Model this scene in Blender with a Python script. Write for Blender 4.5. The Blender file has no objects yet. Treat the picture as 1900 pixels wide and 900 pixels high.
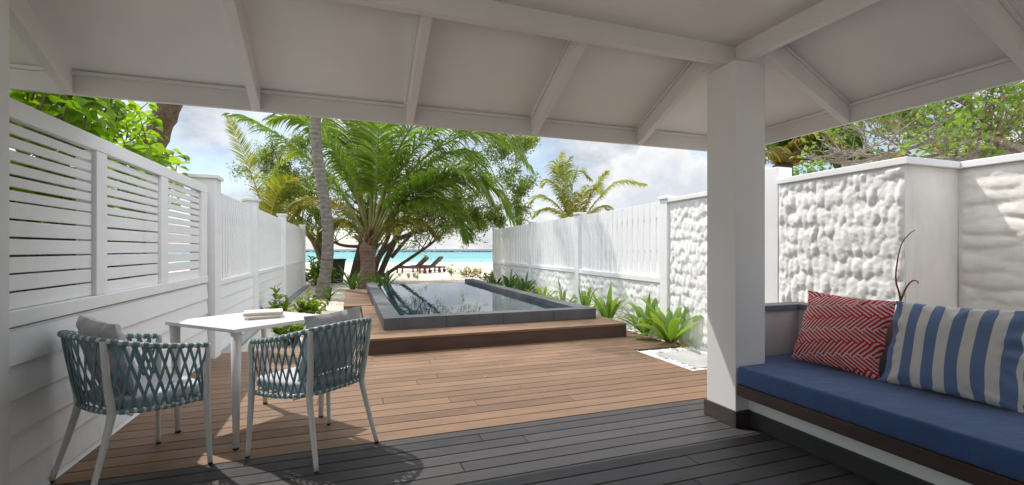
import bpy, bmesh, math, random
import numpy as np
from mathutils import Vector, Matrix

SC = bpy.context.scene
COL = SC.collection
R = math.radians
rng = random.Random(7)

# ------------------------------------------------------------------ camera
YAW = math.atan(300 / 850.0)
CAM_H = 1.24
cam_d = bpy.data.cameras.new("camera")
cam = bpy.data.objects.new("camera", cam_d)
COL.objects.link(cam)
cam.location = (0, 0, CAM_H)
cam.rotation_euler = (R(90), 0, -YAW)
cam_d.sensor_width = 36.0
cam_d.lens = 36.0 * 850.0 / 1900.0
cam_d.shift_y = (462.5 - 450.0) / 1900.0
cam_d.clip_start = 0.05
cam_d.clip_end = 20000
SC.camera = cam

# ------------------------------------------------------------------ world + sun
SUN_DIR = Vector((-0.34, 0.54, 1.0)).normalized()
SUN_ELEV = math.asin(SUN_DIR.z)
SUN_AZ = math.atan2(SUN_DIR.x, SUN_DIR.y)
world = bpy.data.worlds.new("World")
SC.world = world
world.use_nodes = True
wn, wl = world.node_tree.nodes, world.node_tree.links
wn.clear()
w_out = wn.new("ShaderNodeOutputWorld")
w_bg = wn.new("ShaderNodeBackground")
w_bg.inputs["Strength"].default_value = 0.104
sky = wn.new("ShaderNodeTexSky")
sky.sky_type = 'NISHITA'
sky.sun_disc = False
sky.sun_elevation = SUN_ELEV
sky.sun_rotation = SUN_AZ
sky.altitude = 0
sky.air_density = 1.0
sky.dust_density = 0.4
sky.ozone_density = 1.5
tc = wn.new("ShaderNodeTexCoord")
# cloud field: noise over the view direction, flattened towards the horizon
mp = wn.new("ShaderNodeMapping")
mp.inputs["Scale"].default_value = (1.0, 1.0, 1.9)
mp.inputs["Location"].default_value = (0.35, 0.1, 0.0)
wl.new(tc.outputs["Generated"], mp.inputs["Vector"])
nz = wn.new("ShaderNodeTexNoise")
nz.inputs["Scale"].default_value = 2.6
nz.inputs["Detail"].default_value = 9
nz.inputs["Roughness"].default_value = 0.56
nz.inputs["Distortion"].default_value = 0.25
wl.new(mp.outputs["Vector"], nz.inputs["Vector"])
cr = wn.new("ShaderNodeValToRGB")
cr.color_ramp.elements[0].position = 0.33
cr.color_ramp.elements[0].color = (0.25, 0.25, 0.25, 1)
cr.color_ramp.elements[1].position = 0.57
wl.new(nz.outputs["Fac"], cr.inputs["Fac"])
# cumulus brightness variation
nz2 = wn.new("ShaderNodeTexNoise")
nz2.inputs["Scale"].default_value = 7.0
nz2.inputs["Detail"].default_value = 8
nz2.inputs["Roughness"].default_value = 0.6
wl.new(mp.outputs["Vector"], nz2.inputs["Vector"])
cc = wn.new("ShaderNodeValToRGB")
cc.color_ramp.elements[0].position = 0.36
cc.color_ramp.elements[0].color = (3.0, 3.3, 3.8, 1)
cc.color_ramp.elements[1].position = 0.62
cc.color_ramp.elements[1].color = (5.4, 5.4, 5.4, 1)
wl.new(nz2.outputs["Fac"], cc.inputs["Fac"])
w_mix = wn.new("ShaderNodeMixRGB")
wl.new(cr.outputs["Color"], w_mix.inputs["Fac"])
wl.new(sky.outputs["Color"], w_mix.inputs["Color1"])
# a bank of cumulus standing over the lagoon on the right
def w_math(op, a, b_):
    k = wn.new("ShaderNodeMath"); k.operation = op
    for i, v in enumerate((a, b_)):
        if hasattr(v, 'is_output'): wl.new(v, k.inputs[i])
        else: k.inputs[i].default_value = v
    return k.outputs[0]
nz3 = wn.new("ShaderNodeTexNoise")
nz3.inputs["Scale"].default_value = 13.0
nz3.inputs["Detail"].default_value = 9
nz3.inputs["Roughness"].default_value = 0.58
wl.new(tc.outputs["Generated"], nz3.inputs["Vector"])
cum = None
for (az_, el_, rad_) in ((0.62, 0.095, 0.105), (0.655, 0.15, 0.075), (0.745, 0.125, 0.07), (0.54, 0.06, 0.085), (0.82, 0.09, 0.10), (0.70, 0.06, 0.10)):
    vd = wn.new("ShaderNodeVectorMath"); vd.operation = 'DISTANCE'
    wl.new(tc.outputs["Generated"], vd.inputs[0])
    vd.inputs[1].default_value = (math.sin(az_) * math.cos(el_), math.cos(az_) * math.cos(el_), math.sin(el_))
    f_ = w_math('SUBTRACT', 1.0, w_math('DIVIDE', vd.outputs["Value"], rad_))
    cum = f_ if cum is None else w_math('MAXIMUM', cum, f_)
cum = w_math('ADD', cum, w_math('MULTIPLY', w_math('SUBTRACT', nz3.outputs["Fac"], 0.5), 2.6))
cmr = wn.new("ShaderNodeMapRange")
cmr.interpolation_type = 'SMOOTHSTEP'
cmr.inputs["From Min"].default_value = 0.02
cmr.inputs["From Max"].default_value = 0.22
wl.new(cum, cmr.inputs["Value"])
ccu = wn.new("ShaderNodeValToRGB")
ccu.color_ramp.elements[0].position = 0.1
ccu.color_ramp.elements[0].color = (5.6, 5.6, 5.55, 1)
ccu.color_ramp.elements[1].position = 0.9
ccu.color_ramp.elements[1].color = (4.1, 4.3, 4.7, 1)
wl.new(cum, ccu.inputs["Fac"])
w_cum = wn.new("ShaderNodeMixRGB")
wl.new(cmr.outputs["Result"], w_cum.inputs["Fac"])
wl.new(w_mix.outputs["Color"], w_cum.inputs["Color1"])
wl.new(ccu.outputs["Color"], w_cum.inputs["Color2"])
# cloud sheet boosted overhead, out of view, as added fill for the shade
w_sep = wn.new("ShaderNodeSeparateXYZ")
wl.new(tc.outputs["Generated"], w_sep.inputs["Vector"])
w_el = wn.new("ShaderNodeMapRange")
w_el.inputs["From Min"].default_value = 0.35
w_el.inputs["From Max"].default_value = 0.75
w_el.inputs["To Min"].default_value = 1.0
w_el.inputs["To Max"].default_value = 3.2
wl.new(w_sep.outputs["Z"], w_el.inputs["Value"])
w_mul = wn.new("ShaderNodeMixRGB"); w_mul.blend_type = 'MULTIPLY'; w_mul.inputs["Fac"].default_value = 1.0
wl.new(cc.outputs["Color"], w_mul.inputs["Color1"])
wl.new(w_el.outputs["Result"], w_mul.inputs["Color2"])
wl.new(w_mul.outputs["Color"], w_mix.inputs["Color2"])
wl.new(w_cum.outputs["Color"], w_bg.inputs["Color"])
wl.new(w_bg.outputs["Background"], w_out.inputs["Surface"])

sun_d = bpy.data.lights.new("sun", 'SUN')
sun_d.energy = 2.3
sun_d.angle = R(0.53)
sun_d.color = (1.0, 0.955, 0.89)
sun = bpy.data.objects.new("sun", sun_d)
COL.objects.link(sun)
sun.rotation_euler = SUN_DIR.to_track_quat('Z', 'Y').to_euler()
sun.location = (0, 0, 30)

SC.view_settings.view_transform = 'Standard'
SC.view_settings.look = 'None'
SC.view_settings.exposure = 0.80
SC.view_settings.gamma = 1.0
SC.view_settings.use_curve_mapping = False
SC.render.engine = 'CYCLES'
SC.cycles.max_bounces = 8
SC.cycles.diffuse_bounces = 5
SC.cycles.glossy_bounces = 4
SC.cycles.transmission_bounces = 6
SC.cycles.transparent_max_bounces = 8

# ------------------------------------------------------------------ helpers
FW = Vector((math.sin(YAW), math.cos(YAW), 0))
RT = Vector((math.cos(YAW), -math.sin(YAW), 0))


def P(u, v, d):
    """world point seen at pixel (u, v) of the 1900x900 photo at forward depth d"""
    return Vector((0, 0, CAM_H)) + FW * d + RT * ((u - 950) / 850 * d) + Vector((0, 0, (462.5 - v) / 850 * d))


class MB:
    def __init__(s):
        s.v = []; s.f = []; s.sm = []

    def add(s, vs, fs, smooth=False):
        o = len(s.v)
        s.v += [tuple(p) for p in vs]
        s.f += [tuple(i + o for i in f) for f in fs]
        s.sm += [smooth] * len(fs)

    def box(s, x0, x1, y0, y1, z0, z1):
        vs = [(x0, y0, z0), (x1, y0, z0), (x1, y1, z0), (x0, y1, z0), (x0, y0, z1), (x1, y0, z1), (x1, y1, z1), (x0, y1, z1)]
        s.add(vs, [(3, 2, 1, 0), (4, 5, 6, 7), (0, 1, 5, 4), (1, 2, 6, 5), (2, 3, 7, 6), (3, 0, 4, 7)])

    def hexa(s, p):
        """8 points ordered like box()"""
        s.add(p, [(3, 2, 1, 0), (4, 5, 6, 7), (0, 1, 5, 4), (1, 2, 6, 5), (2, 3, 7, 6), (3, 0, 4, 7)])

    def tube(s, pts, rad, n=8, smooth=True, cap=True, jit=0.0):
        pts = [Vector(p) for p in pts]
        if not hasattr(rad, '__len__'):
            rad = [rad] * len(pts)
        rings = []
        up = None
        for i, p in enumerate(pts):
            t = (pts[min(i + 1, len(pts) - 1)] - pts[max(i - 1, 0)]).normalized()
            if up is None:
                up = Vector((0, 0, 1)) if abs(t.z) < 0.9 else Vector((0, 1, 0))
            a = t.cross(up)
            if a.length < 1e-5:
                a = t.orthogonal()
            a.normalize()
            b = a.cross(t).normalized()
            up = b
            ring = []
            for k in range(n):
                an = 2 * math.pi * k / n
                r = rad[i] * (1 + (rng.uniform(-jit, jit) if jit else 0))
                ring.append(p + (a * math.cos(an) + b * math.sin(an)) * r)
            rings.append(ring)
        vs = [q for r_ in rings for q in r_]
        fs = []
        for i in range(len(pts) - 1):
            for k in range(n):
                k2 = (k + 1) % n
                fs.append((i * n + k, i * n + k2, (i + 1) * n + k2, (i + 1) * n + k))
        if cap:
            fs.append(tuple(range(n - 1, -1, -1)))
            o = (len(pts) - 1) * n
            fs.append(tuple(range(o, o + n)))
        s.add(vs, fs, smooth)

    def grid(s, fn, nu, nv, smooth=True):
        vs = [fn(i / nu, j / nv) for j in range(nv + 1) for i in range(nu + 1)]
        fs = [(j * (nu + 1) + i, j * (nu + 1) + i + 1, (j + 1) * (nu + 1) + i + 1, (j + 1) * (nu + 1) + i)
              for j in range(nv) for i in range(nu)]
        s.add(vs, fs, smooth)

    def build(s, name, mat, parent=None, bevel=0.0, seg=2, loc=None):
        me = bpy.data.meshes.new(name)
        me.from_pydata(s.v, [], s.f)
        me.polygons.foreach_set("use_smooth", s.sm)
        mats = mat if isinstance(mat, (list, tuple)) else [mat]
        for m in mats:
            me.materials.append(m)
        me.update()
        o = bpy.data.objects.new(name, me)
        COL.objects.link(o)
        if parent is not None:
            o.parent = parent
        if loc is not None:
            o.location = loc
        if bevel > 0:
            b = o.modifiers.new("bevel", 'BEVEL')
            b.width = bevel; b.segments = seg; b.limit_method = 'ANGLE'; b.angle_limit = R(35)
            b.harden_normals = False
        return o


def tag(o, label=None, cat=None, group=None, kind=None):
    if label: o["label"] = label
    if cat: o["category"] = cat
    if group: o["group"] = group
    if kind: o["kind"] = kind
    return o


def thing(name, label, cat, loc=(0, 0, 0), rz=0.0, group=None):
    o = bpy.data.objects.new(name, None)
    o.empty_display_size = 0.1
    COL.objects.link(o)
    o.location = loc
    o.rotation_euler = (0, 0, rz)
    return tag(o, label, cat, group)


def world_child(o, root):
    """part whose mesh is in world coordinates, parented to an unrotated thing at root.location"""
    o.location = -Vector(root.location)
    return o


def copy_tree(o, parent=None):
    c = o.copy()
    COL.objects.link(c)
    if parent is not None:
        c.parent = parent
    for ch in [x for x in bpy.data.objects if x.parent == o and x is not c]:
        copy_tree(ch, c)
    return c


# ------------------------------------------------------------------ materials
def nodes_of(name):
    m = bpy.data.materials.new(name)
    m.use_nodes = True
    n, l = m.node_tree.nodes, m.node_tree.links
    n.clear()
    out = n.new("ShaderNodeOutputMaterial")
    b = n.new("ShaderNodeBsdfPrincipled")
    l.new(b.outputs["BSDF"], out.inputs["Surface"])
    return m, n, l, b, out


def noise(n, l, vec, scale, detail=4, rough=0.55):
    t = n.new("ShaderNodeTexNoise")
    t.inputs["Scale"].default_value = scale
    t.inputs["Detail"].default_value = detail
    t.inputs["Roughness"].default_value = rough
    l.new(vec, t.inputs["Vector"])
    return t


def ramp(n, l, fac, stops):
    r = n.new("ShaderNodeValToRGB")
    e = r.color_ramp.elements
    while len(e) < len(stops):
        e.new(0.5)
    for i, (p, c) in enumerate(stops):
        e[i].position = p
        e[i].color = (c[0], c[1], c[2], 1) if hasattr(c, '__len__') else (c, c, c, 1)
    l.new(fac, r.inputs["Fac"])
    return r


def mixc(n, l, fac, a, b, mode='MIX'):
    m = n.new("ShaderNodeMixRGB")
    m.blend_type = mode
    for sock, val in ((m.inputs["Fac"], fac), (m.inputs["Color1"], a), (m.inputs["Color2"], b)):
        if hasattr(val, 'is_output'):
            l.new(val, sock)
        elif hasattr(val, '__len__'):
            sock.default_value = (val[0], val[1], val[2], 1)
        else:
            sock.default_value = val
    return m.outputs["Color"]


def bump(n, l, b, height, strength, dist):
    k = n.new("ShaderNodeBump")
    k.inputs["Strength"].default_value = strength
    k.inputs["Distance"].default_value = dist
    l.new(height, k.inputs["Height"])
    l.new(k.outputs["Normal"], b.inputs["Normal"])
    return k


def objco(n, l, scale=(1, 1, 1)):
    t = n.new("ShaderNodeTexCoord")
    m = n.new("ShaderNodeMapping")
    m.inputs["Scale"].default_value = scale
    l.new(t.outputs["Object"], m.inputs["Vector"])
    return m.outputs["Vector"]


def paint(name, col, rough=0.45, var=0.06, bumpy=0.15, grain=None, dirt=None):
    m, n, l, b, o = nodes_of(name)
    v = objco(n, l, grain or (1, 1, 1))
    t = noise(n, l, v, 3.0, 5)
    lo = tuple(c * (1 - var) for c in col); hi = tuple(min(1, c * (1 + var)) for c in col)
    c = ramp(n, l, t.outputs["Fac"], [(0.3, lo), (0.7, hi)]).outputs["Color"]
    if dirt:
        d = noise(n, l, objco(n, l, (1.3, 1.3, 0.35)), 4.5, 8, 0.7)
        f = ramp(n, l, d.outputs["Fac"], [(0.52, 0.0), (0.8, 0.55)]).outputs["Color"]
        c = mixc(n, l, f, c, dirt)
    l.new(c, b.inputs["Base Color"])
    b.inputs["Roughness"].default_value = rough
    t2 = noise(n, l, v, 60, 4, 0.6)
    bump(n, l, b, t2.outputs["Fac"], bumpy, 0.002)
    return m


def fabric(name, col, rough=0.9, weave=700, var=0.12):
    m, n, l, b, o = nodes_of(name)
    v = objco(n, l)
    t = noise(n, l, v, 9, 5)
    t2 = noise(n, l, v, weave, 2)
    lo = tuple(c * (1 - var) for c in col); hi = tuple(min(1, c * (1 + var)) for c in col)
    c = ramp(n, l, t.outputs["Fac"], [(0.3, lo), (0.7, hi)]).outputs["Color"]
    c = mixc(n, l, 0.35, c, ramp(n, l, t2.outputs["Fac"], [(0.3, tuple(x * 0.6 for x in col)), (0.7, tuple(min(1, x * 1.35) for x in col))]).outputs["Color"])
    l.new(c, b.inputs["Base Color"])
    b.inputs["Roughness"].default_value = rough
    b.inputs["Sheen Weight"].default_value = 0.15
    bump(n, l, b, t2.outputs["Fac"], 0.25, 0.002)
    return m


def boards(name, lo, hi, axis='X', rough=0.55, stain=None, spec=0.4, wear=None):
    """timber boards laid along axis: each board its own tone, long grain, worn patches"""
    m, n, l, b, o = nodes_of(name)
    g = n.new("ShaderNodeNewGeometry")
    sc = (1.2, 26, 26) if axis == 'X' else (26, 1.2, 26)
    t = noise(n, l, objco(n, l, sc), 2.0, 6, 0.6)
    c0 = mixc(n, l, g.outputs["Random Per Island"], lo, hi)
    grain = ramp(n, l, t.outputs["Fac"], [(0.25, 0.72), (0.75, 1.2)]).outputs["Color"]
    c = mixc(n, l, 1.0, c0, grain, 'MULTIPLY')
    t3 = noise(n, l, objco(n, l, (1, 1.6, 1)), 1.7, 6, 0.6)
    blot = ramp(n, l, t3.outputs["Fac"], [(0.3, 0.84), (0.7, 1.12)]).outputs["Color"]
    c = mixc(n, l, 1.0, c, blot, 'MULTIPLY')
    if wear:
        t4 = noise(n, l, objco(n, l, (1.0, 2.5, 1)), 5.0, 9, 0.72)
        f = ramp(n, l, t4.outputs["Fac"], [(0.56, 0.0), (0.74, 0.6)]).outputs["Color"]
        c = mixc(n, l, f, c, wear)
        t5 = noise(n, l, objco(n, l, (1, 1, 1)), 38, 3, 0.5)
        f2 = ramp(n, l, t5.outputs["Fac"], [(0.70, 0.0), (0.76, 0.5)]).outputs["Color"]
        c = mixc(n, l, f2, c, stain or wear)
    l.new(c, b.inputs["Base Color"])
    rr = ramp(n, l, t3.outputs["Fac"], [(0.3, rough - 0.1), (0.7, rough + 0.12)]).outputs["Color"]
    l.new(rr, b.inputs["Roughness"])
    b.inputs["Specular IOR Level"].default_value = spec
    bump(n, l, b, t.outputs["Fac"], 0.3, 0.004)
    return m


def leaf(name, lo, hi, trans=0.4, tcol=None, rough=0.45, tip=None):
    """leaf: tone per leaf, light passing through from behind"""
    m, n, l, b, o = nodes_of(name)
    g = n.new("ShaderNodeNewGeometry")
    c = mixc(n, l, g.outputs["Random Per Island"], lo, hi)
    t = noise(n, l, objco(n, l), 1.1, 3)
    c = mixc(n, l, 1.0, c, ramp(n, l, t.outputs["Fac"], [(0.3, 0.7), (0.7, 1.3)]).outputs["Color"], 'MULTIPLY')
    if tip:
        f = ramp(n, l, g.outputs["Random Per Island"], [(0.80, 0.0), (0.95, 0.85)]).outputs["Color"]
        c = mixc(n, l, f, c, tip)
    l.new(c, b.inputs["Base Color"])
    b.inputs["Roughness"].default_value = rough
    b.inputs["Specular IOR Level"].default_value = 0.4
    tr = n.new("ShaderNodeBsdfTranslucent")
    if tcol:
        ct = mixc(n, l, 1.0, c, tcol, 'MULTIPLY')
        l.new(ct, tr.inputs["Color"])
    else:
        l.new(c, tr.inputs["Color"])
    mx = n.new("ShaderNodeMixShader")
    mx.inputs["Fac"].default_value = trans
    l.new(b.outputs["BSDF"], mx.inputs[1])
    l.new(tr.outputs["BSDF"], mx.inputs[2])
    l.new(mx.outputs["Shader"], o.inputs["Surface"])
    return m


def bark(name, lo, hi, ringscale=None, rough=0.9, scale=7):
    m, n, l, b, o = nodes_of(name)
    v = objco(n, l, (1, 1, 2.0) if ringscale else (3, 3, 0.8))
    t = noise(n, l, v, scale, 8, 0.7)
    c = ramp(n, l, t.outputs["Fac"], [(0.32, lo), (0.68, hi)]).outputs["Color"]
    h = t.outputs["Fac"]
    if ringscale:
        wv = n.new("ShaderNodeTexWave")
        wv.bands_direction = 'Z'
        wv.inputs["Scale"].default_value = ringscale
        wv.inputs["Distortion"].default_value = 3.0
        wv.inputs["Detail"].default_value = 4
        l.new(objco(n, l), wv.inputs["Vector"])
        c = mixc(n, l, 0.2, c, mixc(n, l, wv.outputs["Fac"], lo, hi))
        h = mixc(n, l, 0.25, h, wv.outputs["Color"])
    l.new(c, b.inputs["Base Color"])
    b.inputs["Roughness"].default_value = rough
    bump(n, l, b, h, 0.9, 0.03)
    return m


M = {}
M['white'] = paint('white_paint', (0.80, 0.80, 0.80), 0.42, 0.03, 0.10)
M['fence'] = paint('fence_white_paint', (0.84, 0.84, 0.845), 0.5, 0.02, 0.25, (1, 0.4, 6), dirt=(0.70, 0.69, 0.66))
M['ceil'] = paint('ceiling_paint', (0.78, 0.765, 0.74), 0.6, 0.03, 0.1)
M['beam'] = paint('beam_paint', (0.72, 0.70, 0.68), 0.5, 0.03, 0.1)
M['column'] = paint('column_render', (0.76, 0.76, 0.76), 0.7, 0.02, 0.15)
M['table'] = paint('table_lacquer', (0.72, 0.73, 0.74), 0.3, 0.01, 0.04)
M['metal'] = paint('powder_coated_grey', (0.62, 0.63, 0.60), 0.4, 0.02, 0.08)
M['rubber'] = paint('black_rubber', (0.02, 0.02, 0.02), 0.7, 0.02, 0.1)
M['stone'] = paint('dark_stone', (0.085, 0.087, 0.092), 0.55, 0.22, 0.35)
M['skirt'] = boards('skirting_timber', (0.06, 0.05, 0.048), (0.08, 0.065, 0.06), 'Y', 0.5)
M['plinth'] = paint('dark_plinth', (0.03, 0.03, 0.03), 0.6, 0.1, 0.1)
M['cap'] = paint('cap_grey', (0.13, 0.14, 0.165), 0.5, 0.06, 0.15)
M['pinkwall'] = paint('bench_back_paint', (0.60, 0.545, 0.55), 0.6, 0.03, 0.1)
M['plaster'] = paint('rough_white_plaster', (0.80, 0.80, 0.79), 0.85, 0.035, 0.9)
M['plaster_beige'] = paint('beige_plaster', (0.76, 0.735, 0.68), 0.85, 0.06, 0.8, dirt=(0.50, 0.47, 0.41))  # warm beige plaster with browner blotches
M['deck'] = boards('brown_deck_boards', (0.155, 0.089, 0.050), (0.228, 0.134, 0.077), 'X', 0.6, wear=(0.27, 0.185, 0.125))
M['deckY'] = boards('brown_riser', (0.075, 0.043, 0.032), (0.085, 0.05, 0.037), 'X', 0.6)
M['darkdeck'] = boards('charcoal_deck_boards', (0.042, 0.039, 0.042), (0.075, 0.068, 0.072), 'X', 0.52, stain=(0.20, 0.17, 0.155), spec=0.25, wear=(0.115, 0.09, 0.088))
M['gap'] = paint('gap_shade', (0.012, 0.01, 0.009), 0.9, 0.1, 0.1)  # near-black colour standing in for shade below the boards
M['rope'] = fabric('teal_rope', (0.155, 0.265, 0.30), 0.8, 900, 0.2)
M['cushion_grey'] = fabric('pale_grey_fabric', (0.50, 0.50, 0.52), 0.9, 800, 0.06)
M['blue'] = fabric('navy_blue_canvas', (0.034, 0.078, 0.21), 0.85, 900, 0.14)
_m = M['blue'].node_tree
_b = [x for x in _m.nodes if x.type == 'BSDF_PRINCIPLED'][0]
_k = [x for x in _m.nodes if x.type == 'BUMP'][0]
_t = noise(_m.nodes, _m.links, objco(_m.nodes, _m.links, (1, 1.6, 1)), 5.0, 4, 0.55)
_k2 = _m.nodes.new("ShaderNodeBump"); _k2.inputs["Strength"].default_value = 0.5; _k2.inputs["Distance"].default_value = 0.03
_m.links.new(_t.outputs["Fac"], _k2.inputs["Height"])
_m.links.new(_k2.outputs["Normal"], _k.inputs["Normal"])
M['rail'] = boards('bench_rail_timber', (0.05, 0.035, 0.032), (0.08, 0.05, 0.043), 'Y', 0.45)
M['concrete'] = paint('grey_paving', (0.36, 0.36, 0.34), 0.85, 0.14, 0.6)
M['gravel_shadow'] = paint('gravel_and_shadow_grey', (0.30, 0.31, 0.32), 0.8, 0.08, 0.3)  # grey of the gravel bed, and of the fence shadow drawn as a strip
M['pebble'] = paint('white_pebble', (0.74, 0.73, 0.69), 0.6, 0.08, 0.2)
M['page'] = paint('book_pages', (0.70, 0.62, 0.48), 0.8, 0.05, 0.2, (1, 1, 60))
M['cover'] = paint('book_cover', (0.80, 0.78, 0.80), 0.35, 0.03, 0.05)
M['coverred'] = paint('book_red_edge', (0.55, 0.06, 0.08), 0.4, 0.03, 0.05)
M['covergrey'] = paint('book_grey_print', (0.55, 0.54, 0.56), 0.4, 0.03, 0.05)
M['lounger'] = boards('lounger_timber', (0.11, 0.04, 0.025), (0.16, 0.06, 0.035), 'X', 0.5)
M['loungerpad'] = fabric('lounger_pad', (0.045, 0.055, 0.09), 0.9, 500, 0.1)
M['bin'] = paint('black_planter', (0.025, 0.027, 0.03), 0.5, 0.2, 0.3)
M['rock'] = paint('breakwater_rock', (0.06, 0.055, 0.05), 0.9, 0.3, 0.5)

M['palm'] = leaf('coconut_leaf', (0.078, 0.150, 0.022), (0.175, 0.262, 0.038), 0.54, (1.65, 1.6, 0.65), 0.33)
M['palm_tip'] = leaf('yellowing_coconut_leaf', (0.13, 0.17, 0.03), (0.30, 0.23, 0.045), 0.5, (1.5, 1.4, 0.7), 0.36)
M['palm_yellow'] = leaf('yellow_green_coconut_leaf', (0.15, 0.20, 0.03), (0.30, 0.31, 0.05), 0.5, (1.3, 1.3, 0.6), 0.4, tip=(0.38, 0.26, 0.06))  # leaf's own yellow-green, some leaflets browner
M['palm_dry'] = leaf('dry_palm_leaf', (0.20, 0.12, 0.05), (0.34, 0.20, 0.08), 0.3, None, 0.7)
M['rachis'] = paint('frond_rib', (0.19, 0.19, 0.045), 0.45, 0.25, 0.2)
M['rachis_y'] = paint('yellow_frond_rib', (0.45, 0.33, 0.06), 0.45, 0.2, 0.2)
M['fibre'] = bark('palm_fibre', (0.13, 0.075, 0.035), (0.30, 0.20, 0.11), None, 0.95, 5)
M['palmbark'] = bark('grey_palm_bark', (0.10, 0.085, 0.07), (0.30, 0.265, 0.225), 2.6)
M['palmbark2'] = bark('brown_palm_bark', (0.10, 0.065, 0.045), (0.30, 0.20, 0.135), 3.0)
M['bark'] = bark('dark_bark', (0.06, 0.044, 0.032), (0.15, 0.11, 0.08))
M['bark2'] = bark('ridged_brown_bark', (0.075, 0.05, 0.032), (0.23, 0.16, 0.10))
M['barkpale'] = bark('pale_twisted_bark', (0.16, 0.13, 0.11), (0.42, 0.36, 0.30))
M['leaf_small'] = leaf('small_tree_leaf', (0.10, 0.16, 0.03), (0.25, 0.31, 0.065), 0.5, (1.4, 1.4, 0.7))
M['leaf_big'] = leaf('heart_leaf', (0.10, 0.21, 0.018), (0.22, 0.34, 0.03), 0.6, (1.7, 1.6, 0.5), 0.4)
M['leaf_shade'] = leaf('deep_green_leaf', (0.035, 0.085, 0.015), (0.09, 0.16, 0.025), 0.35, (1.4, 1.4, 0.6), 0.4)
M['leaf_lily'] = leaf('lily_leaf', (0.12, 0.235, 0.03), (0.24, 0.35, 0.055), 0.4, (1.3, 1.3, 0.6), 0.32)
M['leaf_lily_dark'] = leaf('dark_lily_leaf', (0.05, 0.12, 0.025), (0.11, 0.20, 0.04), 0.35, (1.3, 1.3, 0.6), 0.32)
M['leaf_lily_dead'] = leaf('orange_dying_leaf', (0.50, 0.26, 0.03), (0.62, 0.38, 0.07), 0.3, None, 0.6)
M['leaf_bush'] = leaf('bright_bush_leaf', (0.12, 0.22, 0.025), (0.25, 0.36, 0.04), 0.4, (1.3, 1.2, 0.5), 0.35)
M['leaf_dry'] = leaf('yellowing_bush_leaf', (0.20, 0.24, 0.04), (0.42, 0.38, 0.08), 0.4, (1.3, 1.2, 0.6), 0.4)
M['leaf_brown'] = leaf('brown_dead_leaf', (0.16, 0.07, 0.03), (0.36, 0.17, 0.07), 0.3, None, 0.8)
M['flower'] = leaf('spider_flower', (0.62, 0.55, 0.48), (0.78, 0.74, 0.68), 0.3, None, 0.6)
M['twig'] = bark('red_brown_twig', (0.16, 0.065, 0.025), (0.34, 0.16, 0.07), None, 0.7, 12)


def sand_mat():
    m, n, l, b, o = nodes_of('coral_sand')
    v = objco(n, l)
    t = noise(n, l, v, 0.7, 8, 0.6)
    t2 = noise(n, l, v, 90, 3, 0.6)
    t3 = noise(n, l, v, 6, 6, 0.65)
    c = ramp(n, l, t.outputs["Fac"], [(0.3, (0.60, 0.53, 0.43)), (0.7, (0.70, 0.645, 0.55))]).outputs["Color"]
    c = mixc(n, l, 1.0, c, ramp(n, l, t2.outputs["Fac"], [(0.35, 0.82), (0.65, 1.08)]).outputs["Color"], 'MULTIPLY')
    f = ramp(n, l, t3.outputs["Fac"], [(0.64, 0.0), (0.74, 0.35)]).outputs["Color"]
    c = mixc(n, l, f, c, (0.30, 0.23, 0.16))
    l.new(c, b.inputs["Base Color"])
    b.inputs["Roughness"].default_value = 0.95
    h = mixc(n, l, 0.4, t3.outputs["Fac"], t2.outputs["Fac"])
    bump(n, l, b, h, 0.8, 0.06)
    return m


def sea_mat():
    m, n, l, b, o = nodes_of('lagoon_water')
    t = n.new("ShaderNodeTexCoord")
    sp = n.new("ShaderNodeSeparateXYZ")
    l.new(t.outputs["Object"], sp.inputs["Vector"])
    mr = n.new("ShaderNodeMapRange")
    mr.inputs["From Min"].default_value = 0
    mr.inputs["From Max"].default_value = 600
    l.new(sp.outputs["Y"], mr.inputs["Value"])
    c = ramp(n, l, mr.outputs["Result"], [(0.09, (0.28, 0.44, 0.39)), (0.16, (0.125, 0.34, 0.325)), (0.42, (0.105, 0.29, 0.305)), (0.55, (0.035, 0.09, 0.14))])
    t2 = noise(n, l, objco(n, l, (0.25, 1.0, 1)), 0.08, 5)
    cc_ = mixc(n, l, 1.0, c.outputs["Color"], ramp(n, l, t2.outputs["Fac"], [(0.3, 0.85), (0.7, 1.12)]).outputs["Color"], 'MULTIPLY')
    l.new(cc_, b.inputs["Base Color"])
    b.inputs["Roughness"].default_value = 0.35
    b.inputs["IOR"].default_value = 1.33
    b.inputs["Specular IOR Level"].default_value = 0.16
    t3 = noise(n, l, objco(n, l, (0.5, 1.6, 1)), 1.4, 5)
    bump(n, l, b, t3.outputs["Fac"], 0.6, 0.15)
    return m


def pool_water_mat():
    m, n, l, b, o = nodes_of('pool_water')
    b.inputs["Base Color"].default_value = (0.008, 0.03, 0.045, 1)
    b.inputs["Roughness"].default_value = 0.015
    b.inputs["IOR"].default_value = 1.36
    t = noise(n, l, objco(n, l, (1.0, 0.6, 1)), 5.0, 3, 0.5)
    t2 = noise(n, l, objco(n, l, (1.0, 0.6, 1)), 1.2, 2, 0.5)
    bump(n, l, b, mixc(n, l, 0.5, t.outputs["Fac"], t2.outputs["Fac"]), 0.10, 0.03)
    return m


M['sand'] = sand_mat()
M['sea'] = sea_mat()
M['poolwater'] = pool_water_mat()

# ------------------------------------------------------------------ ground, sea
SEA_Z = -0.62


def sand_z(w):
    if w < 24: return -0.06
    if w < 64.5: return -0.06 + (SEA_Z + 0.06) * ((w - 24) / 40.5) ** 1.1
    return SEA_Z - (w - 64.5) * 0.05


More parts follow.
